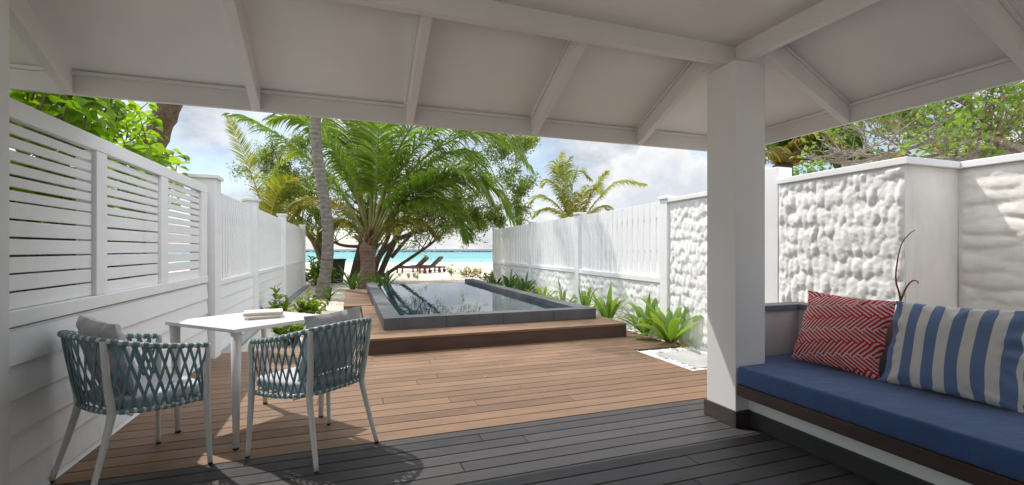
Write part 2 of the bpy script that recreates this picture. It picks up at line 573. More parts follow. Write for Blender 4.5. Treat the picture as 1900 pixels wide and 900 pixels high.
ws = [-60, -20, 0, 4, 8, 12, 16, 20, 24, 28, 32, 36, 40, 44, 48, 52, 56, 60, 64.5, 75, 110, 200, 600, 3000, 9000]
xs = [-6000, -600, -120, -60, -30, -15, -8, 0, 8, 15, 30, 60, 120, 600, 6000]
mb = MB()
vs = []
for w in ws:
    for x in xs:
        z = sand_z(w) if w < 200 else -8
        p = FW * w + RT * x
        vs.append((p.x, p.y, z))
nx = len(xs)
mb.add(vs, [(j * nx + i, j * nx + i + 1, (j + 1) * nx + i + 1, (j + 1) * nx + i) for j in range(len(ws) - 1) for i in range(nx - 1)], True)
tag(mb.build('sand', M['sand']), 'pale coral sand beach running down to the lagoon', 'sand', kind='structure')

mb = MB()
mb.grid(lambda a, b_: ((a - 0.5) * 16000, 60 + b_ * b_ * 9000, 0), 8, 24, True)
sea = mb.build('sea', M['sea'])
sea.location = (0, 0, SEA_Z)
sea.rotation_euler = (0, 0, -YAW)
tag(sea, 'turquoise lagoon darkening to deep blue at the horizon', 'sea', kind='structure')

# rocks of the breakwater, about 300 m out
protos = []
for k in range(5):
    bm = bmesh.new()
    bmesh.ops.create_icosphere(bm, subdivisions=2, radius=1.0)
    for v in bm.verts:
        v.co *= 1 + rng.uniform(-0.25, 0.2)
        v.co.z *= 0.55
    me = bpy.data.meshes.new('rock'); bm.to_mesh(me); bm.free(); me.materials.append(M['rock'])
    protos.append(me)
u = 545.0
while u < 1235:
    if not (640 < u < 650):
        o = bpy.data.objects.new('rock', rng.choice(protos)); COL.objects.link(o)
        d = 312 + rng.uniform(-6, 6)
        p = P(u, 467.5, d)
        s = rng.uniform(0.45, 1.15)
        o.location = (p.x, p.y, SEA_Z + 0.12)
        o.scale = (s * rng.uniform(1.0, 1.9), s, s * rng.uniform(0.8, 1.3)); o.rotation_euler = (0, 0, rng.uniform(-0.5, 0.5))
        tag(o, 'dark rock in the low breakwater across the lagoon', 'rock', 'rocks of the breakwater')
    u += rng.uniform(3.0, 9.0)

# ------------------------------------------------------------------ decks
def deck_rows(mb, y0, y1, pitch, spans, z=0.0, gap=0.006, th=0.03, lens=(2.4, 3.6), brk=True):
    y = y0
    while y < y1 - 0.02:
        ya, yb = y + gap / 2, min(y + pitch, y1) - gap / 2
        for (xa, xb) in spans((ya + yb) / 2):
            x = xa
            first = True
            while x < xb - 0.01:
                L = rng.uniform(*lens) * (rng.uniform(0.3, 1) if first else 1)
                first = False
                xe = min(x + L, xb) if brk else xb
                if xb - xe < 0.3: xe = xb
                mb.box(x + 0.0015, xe - 0.0015, ya, yb, z - th, z)
                x = xe
        y += pitch


RS = 1.045      # the boundary on the right stands a little lower and farther than the deck


def right_line(y, off=0.0):
    return 3.79 * RS + 0.054 * y + off


def brown_spans(y):
    if y < 3.79: return [(-1.5, 4.2)]
    if y < 4.83: return [(-1.5, 3.30)]
    return [(-1.5, 3.99 if y < 5.3 else 4.0)]


mb = MB(); deck_rows(mb, 3.068, 6.33, 0.1475, brown_spans, gap=0.009, lens=(3.2, 5.2))
tag(mb.build('deck', M['deck'], bevel=0.002, seg=1), 'brown timber deck in front of the veranda', 'deck', kind='structure')
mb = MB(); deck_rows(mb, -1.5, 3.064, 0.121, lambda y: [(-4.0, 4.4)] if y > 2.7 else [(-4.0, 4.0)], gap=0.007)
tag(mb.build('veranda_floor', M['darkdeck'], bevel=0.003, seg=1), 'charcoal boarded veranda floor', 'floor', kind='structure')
mb = MB()
mb.box(-4.0, 3.28, -1.5, 6.32, -0.09, -0.034)
mb.box(3.281, 4.0, 4.84, 6.32, -0.09, -0.034)
mb.box(3.281, 4.2, -1.5, 3.78, -0.09, -0.034)
tag(mb.build('dark_sheet_under_deck', M['gap']), kind='structure')  # dark sheet below the boards, paints the shade seen in the gaps
# edge boards of the gravel recess
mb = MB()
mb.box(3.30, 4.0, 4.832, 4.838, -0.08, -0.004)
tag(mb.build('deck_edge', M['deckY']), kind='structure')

# strip of boards left of the pool
mb = MB(); deck_rows(mb, 6.335, 8.90, 0.1475, lambda y: [(-0.16, 0.185)], z=0.10, brk=False)
mb.box(-0.155, 0.18, 6.34, 8.89, -0.06, 0.066)
deck_rows(mb, 8.90, 12.5, 0.1475, lambda y: [(-0.12, 0.395)], z=0.20, brk=False)
mb.box(-0.115, 0.39, 8.905, 12.49, -0.06, 0.168)
tag(mb.build('path', M['deck'], bevel=0.002, seg=1), 'boarded walkway beside the plunge pool', 'path', kind='structure')

# raised platform carrying the pool
plat = thing('timber_platform', 'raised brown timber platform stepping up to the plunge pool', 'platform', (0.19, 5.58, 0))
mb = MB(); deck_rows(mb, 5.585, 8.89, 0.1475, lambda y: [(0.19, 3.70)], z=0.193, lens=(2.4, 3.6))
world_child(mb.build('boards', M['deck'], plat, bevel=0.002, seg=1), plat)
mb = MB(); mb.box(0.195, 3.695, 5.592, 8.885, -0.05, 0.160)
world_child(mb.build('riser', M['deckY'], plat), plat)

# ------------------------------------------------------------------ plunge pool
PX0, PX1, PY0, PY1, PZ = 0.404, 3.50, 6.10, 13.05, 0.35
pool = thing('plunge_pool', 'rectangular plunge pool with dark stone coping and still reflecting water', 'pool', (PX0, PY0, 0))
mb = MB()
xx = [PX0, 1.22, 2.03, 2.80, PX1]
for a, b_ in zip(xx, xx[1:]):
    mb.box(a + 0.0015, b_ - 0.0015, PY0, 6.315, 0.194, PZ)
world_child(mb.build('coping', M['stone'], pool, bevel=0.004), pool)
mb = MB(); y = 6.318
lens_ = [1.55, 1.7, 1.75, 1.6]
for L in lens_:
    mb.box(PX0, 0.63, y, min(y + L, 12.94) - 0.004, -0.05 if y > 8.89 else 0.194, PZ); y += L
world_child(mb.build('coping', M['stone'], pool, bevel=0.004), pool)
mb = MB(); y = 6.318
for L in (1.9, 1.8, 1.75, 1.80):
    mb.box(3.255, PX1, y, min(y + L, 13.5) - 0.004, -0.05 if y > 8.0 else 0.194, PZ); y += L
world_child(mb.build('coping', M['stone'], pool, bevel=0.004), pool)
mb = MB(); mb.box(0.63, 3.255, 13.0, 13.1, -0.1, 0.262)
world_child(mb.build('overflow_edge', M['stone'], pool, bevel=0.004), pool)
mb = MB()
mb.grid(lambda a, b_: (0.6305 + a * 2.624, 6.3155 + b_ * 6.78, 0.270), 2, 2)
world_child(mb.build('water', M['poolwater'], pool), pool)

# ------------------------------------------------------------------ gravel recess
mb = MB(); mb.grid(lambda a, b_: (3.285 + a * 1.0, 3.785 + b_ * 1.06, -0.055), 2, 2)
tag(mb.build('gravel_bed', M['gravel_shadow']), kind='structure')
mb = MB(); mb.box(3.302, 3.34, 3.795, 4.825, -0.05, -0.012); mb.box(3.342, 4.15, 3.795, 3.825, -0.05, -0.012); mb.box(3.342, 4.1, 4.79, 4.825, -0.05, -0.022)
tag(mb.build('kerb', M['white']), kind='structure')
mb = MB(); mb.box(3.47, 4.04, 3.93, 4.66, -0.055, -0.018)
tag(mb.build('paving_slab', M['concrete'], bevel=0.006), 'square grey paving slab framed by white pebbles', 'slab')


def pebble(mb, c, r):
    bm = bmesh.new()
    bmesh.ops.create_icosphere(bm, subdivisions=2, radius=1)
    rx, ry, rz_ = r * rng.uniform(0.8, 1.4), r * rng.uniform(0.8, 1.3), r * rng.uniform(0.55, 0.8)
    an = rng.uniform(0, 6.28)
    ca, sa = math.cos(an), math.sin(an)
    vs = []
    for v in bm.verts:
        k = 1 + 0.06 * math.sin(5 * v.co.x + 3 * v.co.y + an)
        x, y_, z = v.co.x * rx * k, v.co.y * ry * k, v.co.z * rz_
        vs.append((c[0] + x * ca - y_ * sa, c[1] + x * sa + y_ * ca, c[2] + z))
    fs = [tuple(v.index for v in f.verts) for f in bm.faces]
    bm.free()
    mb.add(vs, fs, True)


mb = MB()
n_p = 0
while n_p < 420:
    x, y = rng.uniform(3.345, 4.16), rng.uniform(3.83, 4.8)
    if 3.455 < x < 4.055 and 3.915 < y < 4.675: continue
    pebble(mb, (x, y, -0.045 + rng.uniform(0, 0.02)), rng.uniform(0.016, 0.03)); n_p += 1
for k in range(260):
    y = rng.uniform(4.9, 8.6)
    x = rng.uniform(max(4.0, 3.98), right_line(y, 0.0)) if y < 6.2 else rng.uniform(3.6, right_line(y))
    pebble(mb, (x, y, -0.05 + rng.uniform(0, 0.02)), rng.uniform(0.016, 0.03))
tag(mb.build('white_pebbles', M['pebble']), 'white rounded pebbles around the paving slab and along the wall', 'pebbles', kind='stuff')

# ------------------------------------------------------------------ veranda
ver = thing('veranda', 'white hipped veranda roof with sloping soffit, rafters and square columns', 'veranda', (2.53, 2.49, 0))
EY, EX = 3.5, 3.5          # inner faces of the eave fascias
EZ0, EZ1 = 2.178, 2.325
BY, BX = 2.56, 2.60        # ring beam inner faces
LX = -2.75                 # roof runs on to the left
BKY = -1.6

# columns with timber skirting
def column(x0, x1, y0, y1, zt):
    mb = MB(); mb.box(x0, x1, y0, y1, 0.0, zt)
    c = world_child(mb.build('column', M['column'], ver, bevel=0.004), ver)
    mb = MB()
    t = 0.016
    mb.box(x0 - t, x1 + 0.002, y0 - t, y0 - 0.001, 0.002, 0.115)
    mb.box(x0 - t, x0 - 0.001, y0, y1 + t, 0.002, 0.115)
    mb.box(x0, x1 + t, y1 + 0.001, y1 + t, 0.002, 0.115)
    s = mb.build('skirting', M['skirt'], c, bevel=0.003)
    return c
column(2.53, 2.80, 2.489, 2.762, 2.562)
mb = MB(); mb.box(-1.75, -1.479, 2.49, 2.76, 0.0, 2.55)
world_child(mb.build('column', M['column'], ver, bevel=0.004), ver)
# ring beams
mb = MB()
mb.box(LX, BX + 0.06, BY, BY + 0.06, 2.5635, 2.70)
world_child(mb.build('ring_beam', M['beam'], ver, bevel=0.003), ver)
mb = MB()
mb.box(BX, BX + 0.06, BKY, BY - 0.0015, 2.5645, 2.70)
world_child(mb.build('ring_beam', M['beam'], ver, bevel=0.003), ver)
# flat ceiling inside
mb = MB(); mb.box(LX, BX - 0.0015, BKY, BY - 0.0015, 2.69, 2.74)
world_child(mb.build('ceiling', M['ceil'], ver), ver)
# fascias
mb = MB()
mb.box(LX, EX + 0.03, EY, EY + 0.03, EZ0, EZ1)
world_child(mb.build('fascia', M['beam'], ver, bevel=0.003), ver)
mb = MB()
mb.box(EX, EX + 0.03, BKY, EY - 0.001, EZ0, EZ1)
world_child(mb.build('fascia', M['beam'], ver, bevel=0.003), ver)
# quarter trim where fascia meets soffit
mb = MB()
mb.box(LX, EX - 0.02, EY - 0.018, EY - 0.001, EZ1 - 0.028, EZ1 - 0.006)
world_child(mb.build('trim', M['beam'], ver, bevel=0.002), ver)
mb = MB()
mb.box(EX - 0.018, EX - 0.001, BKY, EY - 0.02, EZ1 - 0.028, EZ1 - 0.006)
world_child(mb.build('trim', M['beam'], ver, bevel=0.002), ver)
# sloping soffits (underside plane) with roof thickness above
S0, S1 = EZ1 - 0.004, 2.755      # heights at eave / at ring beam
mb = MB()
ya, yb = EY + 0.032, BY + 0.06
xa, xb = EX + 0.032, BX + 0.06
zt = 0.03
def zs(t): return S0 + (S1 - S0) * t
e0 = S0 - (S1 - S0) * (0.032 / (EY - yb))
mb.hexa([(LX, ya, e0), (xa, ya, e0), (xb, yb, S1), (LX, yb, S1), (LX, ya, e0 + zt), (xa, ya, e0 + zt), (xb, yb, S1 + zt), (LX, yb, S1 + zt)])
world_child(mb.build('soffit', M['ceil'], ver), ver)
mb = MB()
mb.hexa([(xa, ya, e0), (xa, BKY, e0), (xb, BKY, S1), (xb, yb, S1), (xa, ya, e0 + zt), (xa, BKY, e0 + zt), (xb, BKY, S1 + zt), (xb, yb, S1 + zt)])
world_child(mb.build('soffit', M['ceil'], ver), ver)
mb = MB(); mb.box(LX, xb, BKY, yb, 2.755, 2.81)
world_child(mb.build('roof_deck', M['ceil'], ver), ver)


# house wall behind the viewer, with a wide door opening on the left
mb = MB(); mb.box(-1.0, 3.4, BKY - 0.2, BKY - 0.002, 0.0, 2.75); mb.box(LX, -3.2, BKY - 0.2, BKY - 0.002, 0.0, 2.75); mb.box(-3.199, -1.001, BKY - 0.2, BKY - 0.002, 2.2, 2.75)
world_child(mb.build('house_wall', M['ceil'], ver), ver)


def rafter(ax, c, w=0.055):
    mb = MB()
    h = 0.0
    if ax == 'Y':      # runs along Y at x = c
        y0, y1 = EY - 0.0015, BY + 0.0615
        p = [(c - w / 2, y0, EZ0 + 0.002), (c + w / 2, y0, EZ0 + 0.002), (c + w / 2, y1, 2.592), (c - w / 2, y1, 2.592),
             (c - w / 2, y0, S0 + 0.01), (c + w / 2, y0, S0 + 0.01), (c + w / 2, y1, S1 + 0.01), (c - w / 2, y1, S1 + 0.01)]
    else:
        x0, x1 = EX - 0.0015, BX + 0.0615
        p = [(x0, c - w / 2, EZ0 + 0.002), (x0, c + w / 2, EZ0 + 0.002), (x1, c + w / 2, 2.592), (x1, c - w / 2, 2.592),
             (x0, c - w / 2, S0 + 0.01), (x0, c + w / 2, S0 + 0.01), (x1, c + w / 2, S1 + 0.01), (x1, c - w / 2, S1 + 0.01)]
    mb.hexa(p)
    world_child(mb.build('rafter', M['beam'], ver, bevel=0.003), ver)
    mb = MB()
    # scribing bead along the left-hand side of the rafter, tucked under the soffit
    if ax == 'Y':
        q = [(c - w / 2 - 0.016, EY - 0.02, S0 - 0.012), (c - w / 2 - 0.001, EY - 0.02, S0 - 0.012), (c - w / 2 - 0.001, BY + 0.063, S1 - 0.03), (c - w / 2 - 0.016, BY + 0.063, S1 - 0.03)]
    else:
        q = [(EX - 0.02, c - w / 2 - 0.016, S0 - 0.012), (EX - 0.02, c - w / 2 - 0.001, S0 - 0.012), (BX + 0.063, c - w / 2 - 0.001, S1 - 0.03), (BX + 0.063, c - w / 2 - 0.016, S1 - 0.03)]
    mb.hexa(q + [(a, b_, z + 0.022) for a, b_, z in q])
    world_child(mb.build('trim', M['beam'], ver, bevel=0.002), ver)


for x in (-2.63, -1.61, -0.60, 0.42, 1.43, 2.45):
    rafter('Y', x)
for y in (2.40, 1.40, 0.40, -0.60):
    rafter('X', y)
# hip rafter on the diagonal
mb = MB()
d = 0.02
p0, p1 = Vector((EX - 0.002, EY - 0.002, 0)), Vector((BX + 0.062, BY + 0.062, 0))
s_ = Vector((d, -d, 0))
q = []
for (p, z) in ((p0, EZ0 + 0.004), (p1, 2.60)):
    pass
mb.hexa([p0 - s_ + Vector((0, 0, EZ0 + .004)), p0 + s_ + Vector((0, 0, EZ0 + .004)), p1 + s_ + Vector((0, 0, 2.6)), p1 - s_ + Vector((0, 0, 2.6)),
         p0 - s_ + Vector((0, 0, S0)), p0 + s_ + Vector((0, 0, S0)), p1 + s_ + Vector((0, 0, S1)), p1 - s_ + Vector((0, 0, S1))])
world_child(mb.build('rafter', M['beam'], ver, bevel=0.003), ver)

# ------------------------------------------------------------------ left fence (plane x = -1.5)
FX = -1.5
sf = thing('slatted_fence', 'tall white fence of horizontal slats over lapped boards beside the dining table', 'fence', (FX, 2.8, 0))
mb = MB(); mb.box(FX - 0.055, FX - 0.001, 2.3, 5.95, 1.862, 1.952)
world_child(mb.build('top_rail', M['fence'], sf, bevel=0.004), sf)
mb = MB(); mb.box(FX - 0.055, FX + 0.004, 2.3, 5.95, 0.872, 0.948)
world_child(mb.build('bottom_rail', M['fence'], sf, bevel=0.004), sf)
for (a, b_) in ((3.585, 3.72), (4.635, 4.79), (5.745, 5.95)):
    mb = MB()
    mb.box(FX - 0.055, FX - 0.003, a, b_, 0.9495, 1.8605)
    mb.box(FX - 0.115, FX - 0.0565, a + 0.01, b_ - 0.01, 0.0, 1.86)
    world_child(mb.build('post', M['fence'], sf, bevel=0.004), sf)
zz = []
z = 1.858
for k in range(6):
    zz.append((z - 0.064 + 0.0, z - 0.0165)); z -= 0.0635
for k in range(6):
    zz.append((z - 0.0885, z - 0.0115)); z -= 0.0875
for (a, b_) in ((2.3, 3.584), (3.721, 4.634), (4.791, 5.744)):
    mb = MB()
    for (z0, z1) in zz:
        j = rng.uniform(-0.0015, 0.0015)
        mb.box(FX - 0.050, FX - 0.028, a, b_, z0 + j, z1 + j)
    world_child(mb.build('slat_panel', M['fence'], sf, bevel=0.003), sf)
mb = MB()
z = 0.853
k = 0
while z > 0.03:
    zb = max(z - 0.163, 0.0)
    mb.hexa([(FX - 0.02, 2.3, zb), (FX + 0.004, 2.3, zb), (FX + 0.004, 5.95, zb), (FX - 0.02, 5.95, zb),
             (FX - 0.02, 2.3, z - 0.003), (FX - 0.010, 2.3, z - 0.003), (FX - 0.010, 5.95, z - 0.003), (FX - 0.02, 5.95, z - 0.003)])
    z = zb
world_child(mb.build('lapped_boards', M['fence'], sf, bevel=0.002), sf)
mb = MB(); mb.box(FX - 0.05, FX - 0.022, 2.3, 5.95, 0.0, 0.86)
world_child(mb.build('backing_board', M['fence'], sf), sf)

pf = thing('picket_fence', 'white picket fence with capped posts running from the slatted fence to the beach', 'fence', (FX, 6.0, 0))


def cap_post(root, x, y, w, zt, mat):
    mb = MB(); mb.box(x - w / 2, x + w / 2, y - w / 2, y + w / 2, -0.06, zt - 0.045)
    p = world_child(mb.build('post', mat, root, bevel=0.004), root)
    mb = MB()
    c = w / 2 + 0.025
    mb.box(x - c, x + c, y - c, y + c, zt - 0.044, zt)
    mb.build('cap', mat, p, bevel=0.006)


for y, w in ((6.13, 0.24), (8.62, 0.17), (12.2, 0.17), (17.2, 0.17)):
    cap_post(pf, FX - 0.04 - (0.0 if w < 0.2 else 0.02), y, w, 2.085, M['fence'])
for (a, b_) in ((6.26, 8.53), (8.71, 12.11), (12.29, 17.11)):
    mb = MB()
    y = a + 0.01
    while y < b_ - 0.07:
        mb.box(FX - 0.06, FX - 0.04, y, y + 0.095, 0.862, 1.955); y += 0.128
    world_child(mb.build('pickets', M['fence'], pf, bevel=0.003), pf)
    mb = MB()
    mb.box(FX - 0.07, FX + 0.0, a, b_, 0.80, 0.86)
    mb.box(FX - 0.085, FX - 0.0615, a, b_, 1.70, 1.77)
    world_child(mb.build('rail', M['fence'], pf, bevel=0.003), pf)
    mb = MB()
    z = 0.798
    while z > -0.02:
        zb = max(z - 0.163, -0.05)
        mb.hexa([(FX - 0.05, a, zb), (FX - 0.004, a, zb), (FX - 0.004, b_, zb), (FX - 0.05, b_, zb),
                 (FX - 0.05, a, z - 0.003), (FX - 0.017, a, z - 0.003), (FX - 0.017, b_, z - 0.003), (FX - 0.05, b_, z - 0.003)])
        z = zb
    world_child(mb.build('lapped_boards', M['fence'], pf, bevel=0.002), pf)
mb = MB(); mb.box(FX + 0.001, FX + 0.13, 6.34, 17.3, -0.2, -0.02)  # grey strip standing in for the fence's shadow along its foot
tag(mb.build('fence_shadow_strip', M['gravel_shadow'], bevel=0.004), kind='structure')

# ------------------------------------------------------------------ right boundary: plaster walls and picket fence
def lumpy(fn, L, Hh, step, pw, ph, amp, seed, edge=0.03, wav=0.0):
    """plaster thrown on in lumps: grid over L x Hh, fn(s, z, out) -> world point"""
    r = np.random.RandomState(seed)
    nu, nv = max(4, int(L / step)), max(4, int(Hh / step))
    S, Z = np.meshgrid(np.linspace(0, L, nu + 1), np.linspace(0, Hh, nv + 1))
    D = np.zeros_like(S)
    rows = int(Hh / ph) + 2
    for j in range(rows):
        zc = j * ph + r.uniform(-0.02, 0.02)
        s = -pw + r.uniform(0, pw)
        while s < L + pw:
            wv = pw * r.uniform(0.75, 1.35)
            cz = zc + r.uniform(-0.25, 0.25) * ph + wav * math.sin(s * 3.0 + j)
            rx, rz_ = wv * r.uniform(0.5, 0.72), ph * r.uniform(0.5, 0.8)
            a = amp * r.uniform(0.55, 1.15)
            tl = r.uniform(-0.25, 0.25)
            dd = ((S - s - tl * (Z - cz)) / rx) ** 2 + ((Z - cz) / rz_) ** 2
            D = np.maximum(D, a * np.sqrt(np.clip(1 - dd, 0, 1)) * (0.75 + 0.25 * np.clip((cz - Z) / rz_ + 0.5, 0, 1)))
            s += wv
    def vnoise(cell):
        gu, gv = int(L / cell) + 3, int(Hh / cell) + 3
        g = r.uniform(-1, 1, (gv, gu))
        x, y = S / cell, Z / cell
        i, j = x.astype(int), y.astype(int)
        fx, fy = x - i, y - j
        fx = fx * fx * (3 - 2 * fx); fy = fy * fy * (3 - 2 * fy)
        return (g[j, i] * (1 - fx) + g[j, i + 1] * fx) * (1 - fy) + (g[j + 1, i] * (1 - fx) + g[j + 1, i + 1] * fx) * fy
    D = D * (1 + 0.28 * vnoise(0.17)) + amp * (0.12 * vnoise(0.06) + 0.10 * vnoise(0.03) + 0.09 * vnoise(step * 1.3)) + amp * 0.2 * vnoise(0.35)
    em = np.clip(np.minimum(np.minimum(S, L - S), np.minimum(Z + 0.1, Hh - Z)) / edge, 0, 1)
    D *= em
    mb = MB()
    vs = [fn(float(S[j, i]), float(Z[j, i]), float(D[j, i])) for j in range(nv + 1) for i in range(nu + 1)]
    fs = [(j * (nu + 1) + i, j * (nu + 1) + i + 1, (j + 1) * (nu + 1) + i + 1, (j + 1) * (nu + 1) + i) for j in range(nv) for i in range(nu)]
    mb.add(vs, fs, True)
    return mb


# wall A: from the picket fence to the small pillar (3.6 < y < 5.12)
wa = thing('plaster_wall', 'short white rough plaster wall between picket fence and column, strap lilies at its foot', 'wall', (right_line(4.4), 4.4, 0))
mb = lumpy(lambda s, z, d_: (right_line(3.70 + s) - d_, 3.70 + s, z - 0.08), 1.66, 1.98, 0.014, 0.075, 0.15, 0.028, 3)
world_child(mb.build('plaster_face', M['plaster'], wa), wa)
def wall_bar(mb, y0, y1, x0, x1, z0, z1):
    mb.hexa([(right_line(y0) + x0, y0, z0), (right_line(y0) + x1, y0, z0), (right_line(y1) + x1, y1, z0), (right_line(y1) + x0, y1, z0),
             (right_line(y0) + x0, y0, z1), (right_line(y0) + x1, y0, z1), (right_line(y1) + x1, y1, z1), (right_line(y1) + x0, y1, z1)])
mb = MB(); wall_bar(mb, 3.70, 5.36, 0.002, 0.16, -0.08, 1.90)
world_child(mb.build('wall_core', M['plaster'], wa), wa)
mb = MB(); wall_bar(mb, 3.70, 5.36, -0.05, 0.19, 1.901, 1.957)
world_child(mb.build('coping', M['white'], wa, bevel=0.005), wa)
# small capped pillar behind the column
pl_ = thing('wall_pillar', 'square white pillar rising just above the plaster wall behind the column', 'pillar', (4.2, 3.6, 0))
mb = MB(); mb.box(4.13, 4.33, 3.52, 3.695, -0.05, 2.087)
world_child(mb.build('shaft', M['white'], pl_, bevel=0.005), pl_)
# wall B with its return and the set-back wall C
wb = thing('plaster_wall', 'large white lumpy plaster wall stepping back behind the blue bench', 'wall', (4.1, 2.35, 0))
mb = lumpy(lambda s, z, d_: (4.08 - d_ + 0.058 * (s / 1.15), 2.35 + s, z), 1.165, 1.90, 0.011, 0.068, 0.155, 0.028, 11)
world_child(mb.build('plaster_face', M['plaster'], wb), wb)
mb = MB()
mb.grid(lambda a, b_: (4.08 + a * 0.675, 2.349 - 0.004 * math.sin(a * 9 + b_ * 5), b_ * 1.90), 30, 60)
world_child(mb.build('return_face', M['plaster_beige'], wb), wb)
mb = MB()
mb.hexa([(4.082, 2.355, 0), (4.90, 2.355, 0), (4.90, 3.515, 0), (4.14, 3.515, 0), (4.082, 2.355, 1.90), (4.90, 2.355, 1.90), (4.90, 3.515, 1.90), (4.14, 3.515, 1.90)])
mb.box(4.755, 4.90, -1.2, 2.35, 0, 1.90)
world_child(mb.build('wall_core', M['plaster'], wb), wb)
mb = lumpy(lambda s, z, d_: (4.75 - d_, -1.2 + s, z), 3.547, 1.90, 0.016, 0.34, 0.11, 0.022, 21, 0.05, 0.03)
world_child(mb.build('plaster_face', M['plaster_beige'], wb), wb)
mb = MB()
mb.hexa([(4.05, 2.315, 1.902), (4.92, 2.315, 1.902), (4.92, 3.515, 1.902), (4.10, 3.515, 1.902), (4.05, 2.315, 1.958), (4.92, 2.315, 1.958), (4.92, 3.515, 1.958), (4.10, 3.515, 1.958)])
mb.box(4.71, 4.92, -1.2, 2.3135, 1.9025, 1.958)
world_child(mb.build('coping', M['white'], wb, bevel=0.005), wb)

# picket fence over low plaster wall
rf = thing('picket_fence', 'white picket fence over a low lumpy plaster base along the pool planting', 'fence', (right_line(5.44), 5.44, 0))
py_ = [5.44, 8.41, 11.41, 15.45]
for y in py_:
    cap_post(rf, right_line(y, 0.03), y, 0.155, 1.995, M['fence'])
for i in range(3):
    a, b_ = py_[i] + 0.08, py_[i + 1] - 0.08
    npk = int((b_ - a) / 0.165)
    pt = (b_ - a) / npk
    mb = MB()
    for k in range(npk):
        y = a + k * pt + pt * 0.5
        x = right_line(y)
        w = 0.062
        mb.hexa([(x + .005, y - w, .832), (x + .026, y - w, .832), (x + .026 + .005, y + w, .832), (x + .01, y + w, .832),
                 (x + .005, y - w, 1.93), (x + .026, y - w, 1.93), (x + .026 + .005, y + w, 1.93), (x + .01, y + w, 1.93)])
    world_child(mb.build('pickets', M['fence'], rf, bevel=0.003), rf)
    mb = MB()
    def bar(x0, x1, z0, z1):
        mb.hexa([(right_line(a, x0), a, z0), (right_line(a, x1), a, z0), (right_line(b_, x1), b_, z0), (right_line(b_, x0), b_, z0),
                 (right_line(a, x0), a, z1), (right_line(a, x1), a, z1), (right_line(b_, x1), b_, z1), (right_line(b_, x0), b_, z1)])
    bar(-0.035, 0.12, 0.752, 0.83)
    bar(0.032, 0.06, 1.65, 1.72)
    world_child(mb.build('rail', M['fence'], rf, bevel=0.004), rf)
    mb = lumpy(lambda s, z, d_: (right_line(a + s) - d_, a + s, z - 0.08), b_ - a, 0.832, 0.022 if i == 0 else 0.03, 0.09, 0.12, 0.028, 40 + i)
    world_child(mb.build('plaster_base', M['plaster'], rf), rf)
    mb = MB(); bar(0.002, 0.11, -0.08, 0.75)
    world_child(mb.build('wall_core', M['plaster'], rf), rf)

# ------------------------------------------------------------------ built-in bench
bench = thing('built_in_bench', 'long white built-in veranda bench with dark timber rail and low back', 'bench', (2.6, 2.4, 0))
mb = MB(); mb.box(2.645, 2.72, -0.6, 2.4885, 0.11, 0.235)
world_child(mb.build('base', M['white'], bench, bevel=0.003), bench)
mb = MB(); mb.box(2.628, 2.70, -0.6, 2.4705, 0.001, 0.109)
world_child(mb.build('plinth', M['plinth'], bench, bevel=0.003), bench)
mb = MB(); mb.box(2.535, 2.565, -0.6, 2.4865, 0.222, 0.302)
world_child(mb.build('front_rail', M['rail'], bench, bevel=0.004), bench)
mb = MB(); mb.box(2.567, 3.338, -0.6, 2.4865, 0.237, 0.30)
mb.box(2.804, 3.338, 2.488, 2.655, 0.237, 0.30)
world_child(mb.build('seat', M['white'], bench), bench)
mb = MB(); mb.box(3.34, 3.44, -0.6, 2.76, 0.0, 0.765)
world_child(mb.build('backrest', M['pinkwall'], bench, bevel=0.003), bench)
mb = MB(); mb.box(2.803, 3.338, 2.66, 2.755, 0.0, 0.765)
world_child(mb.build('end_panel', M['pinkwall'], bench, bevel=0.003), bench)
mb = MB()
mb.add([(2.803, 2.64, .767), (3.32, 2.64, .767), (3.32, -.6, .767), (3.46, -.6, .767), (3.46, 2.78, .767), (2.803, 2.78, .767),
        (2.803, 2.64, .81), (3.32, 2.64, .81), (3.32, -.6, .81), (3.46, -.6, .81), (3.46, 2.78, .81), (2.803, 2.78, .81)],
       [(5, 4, 1, 0), (4, 3, 2, 1), (6, 7, 10, 11), (7, 8, 9, 10)] + [(i, (i + 1) % 6, (i + 1) % 6 + 6, i + 6) for i in range(6)])
world_child(mb.build('cap', M['cap'], bench, bevel=0.003), bench)

# long seat cushion (L-shaped notch round the column)
mb = MB()
def cushion_outline():
    return [(2.53, -0.6), (3.335, -0.6), (3.335, 2.655), (2.808, 2.655), (2.808, 2.484), (2.53, 2.484)]
ol = cushion_outline()
n6 = len(ol)
mb.add([(x, y, 0.304) for x, y in ol] + [(x, y, 0.43) for x, y in ol], [tuple(range(n6 - 1, -1, -1)), tuple(range(n6, 2 * n6))] + [(i, (i + 1) % n6, (i + 1) % n6 + n6, i + n6) for i in range(n6)])
o = mb.build('seat_cushion', M['blue'], bevel=0.022, seg=4)
for p in o.data.polygons: p.use_smooth = True
tag(o, 'long navy blue cushion covering the built-in bench seat', 'cushion')


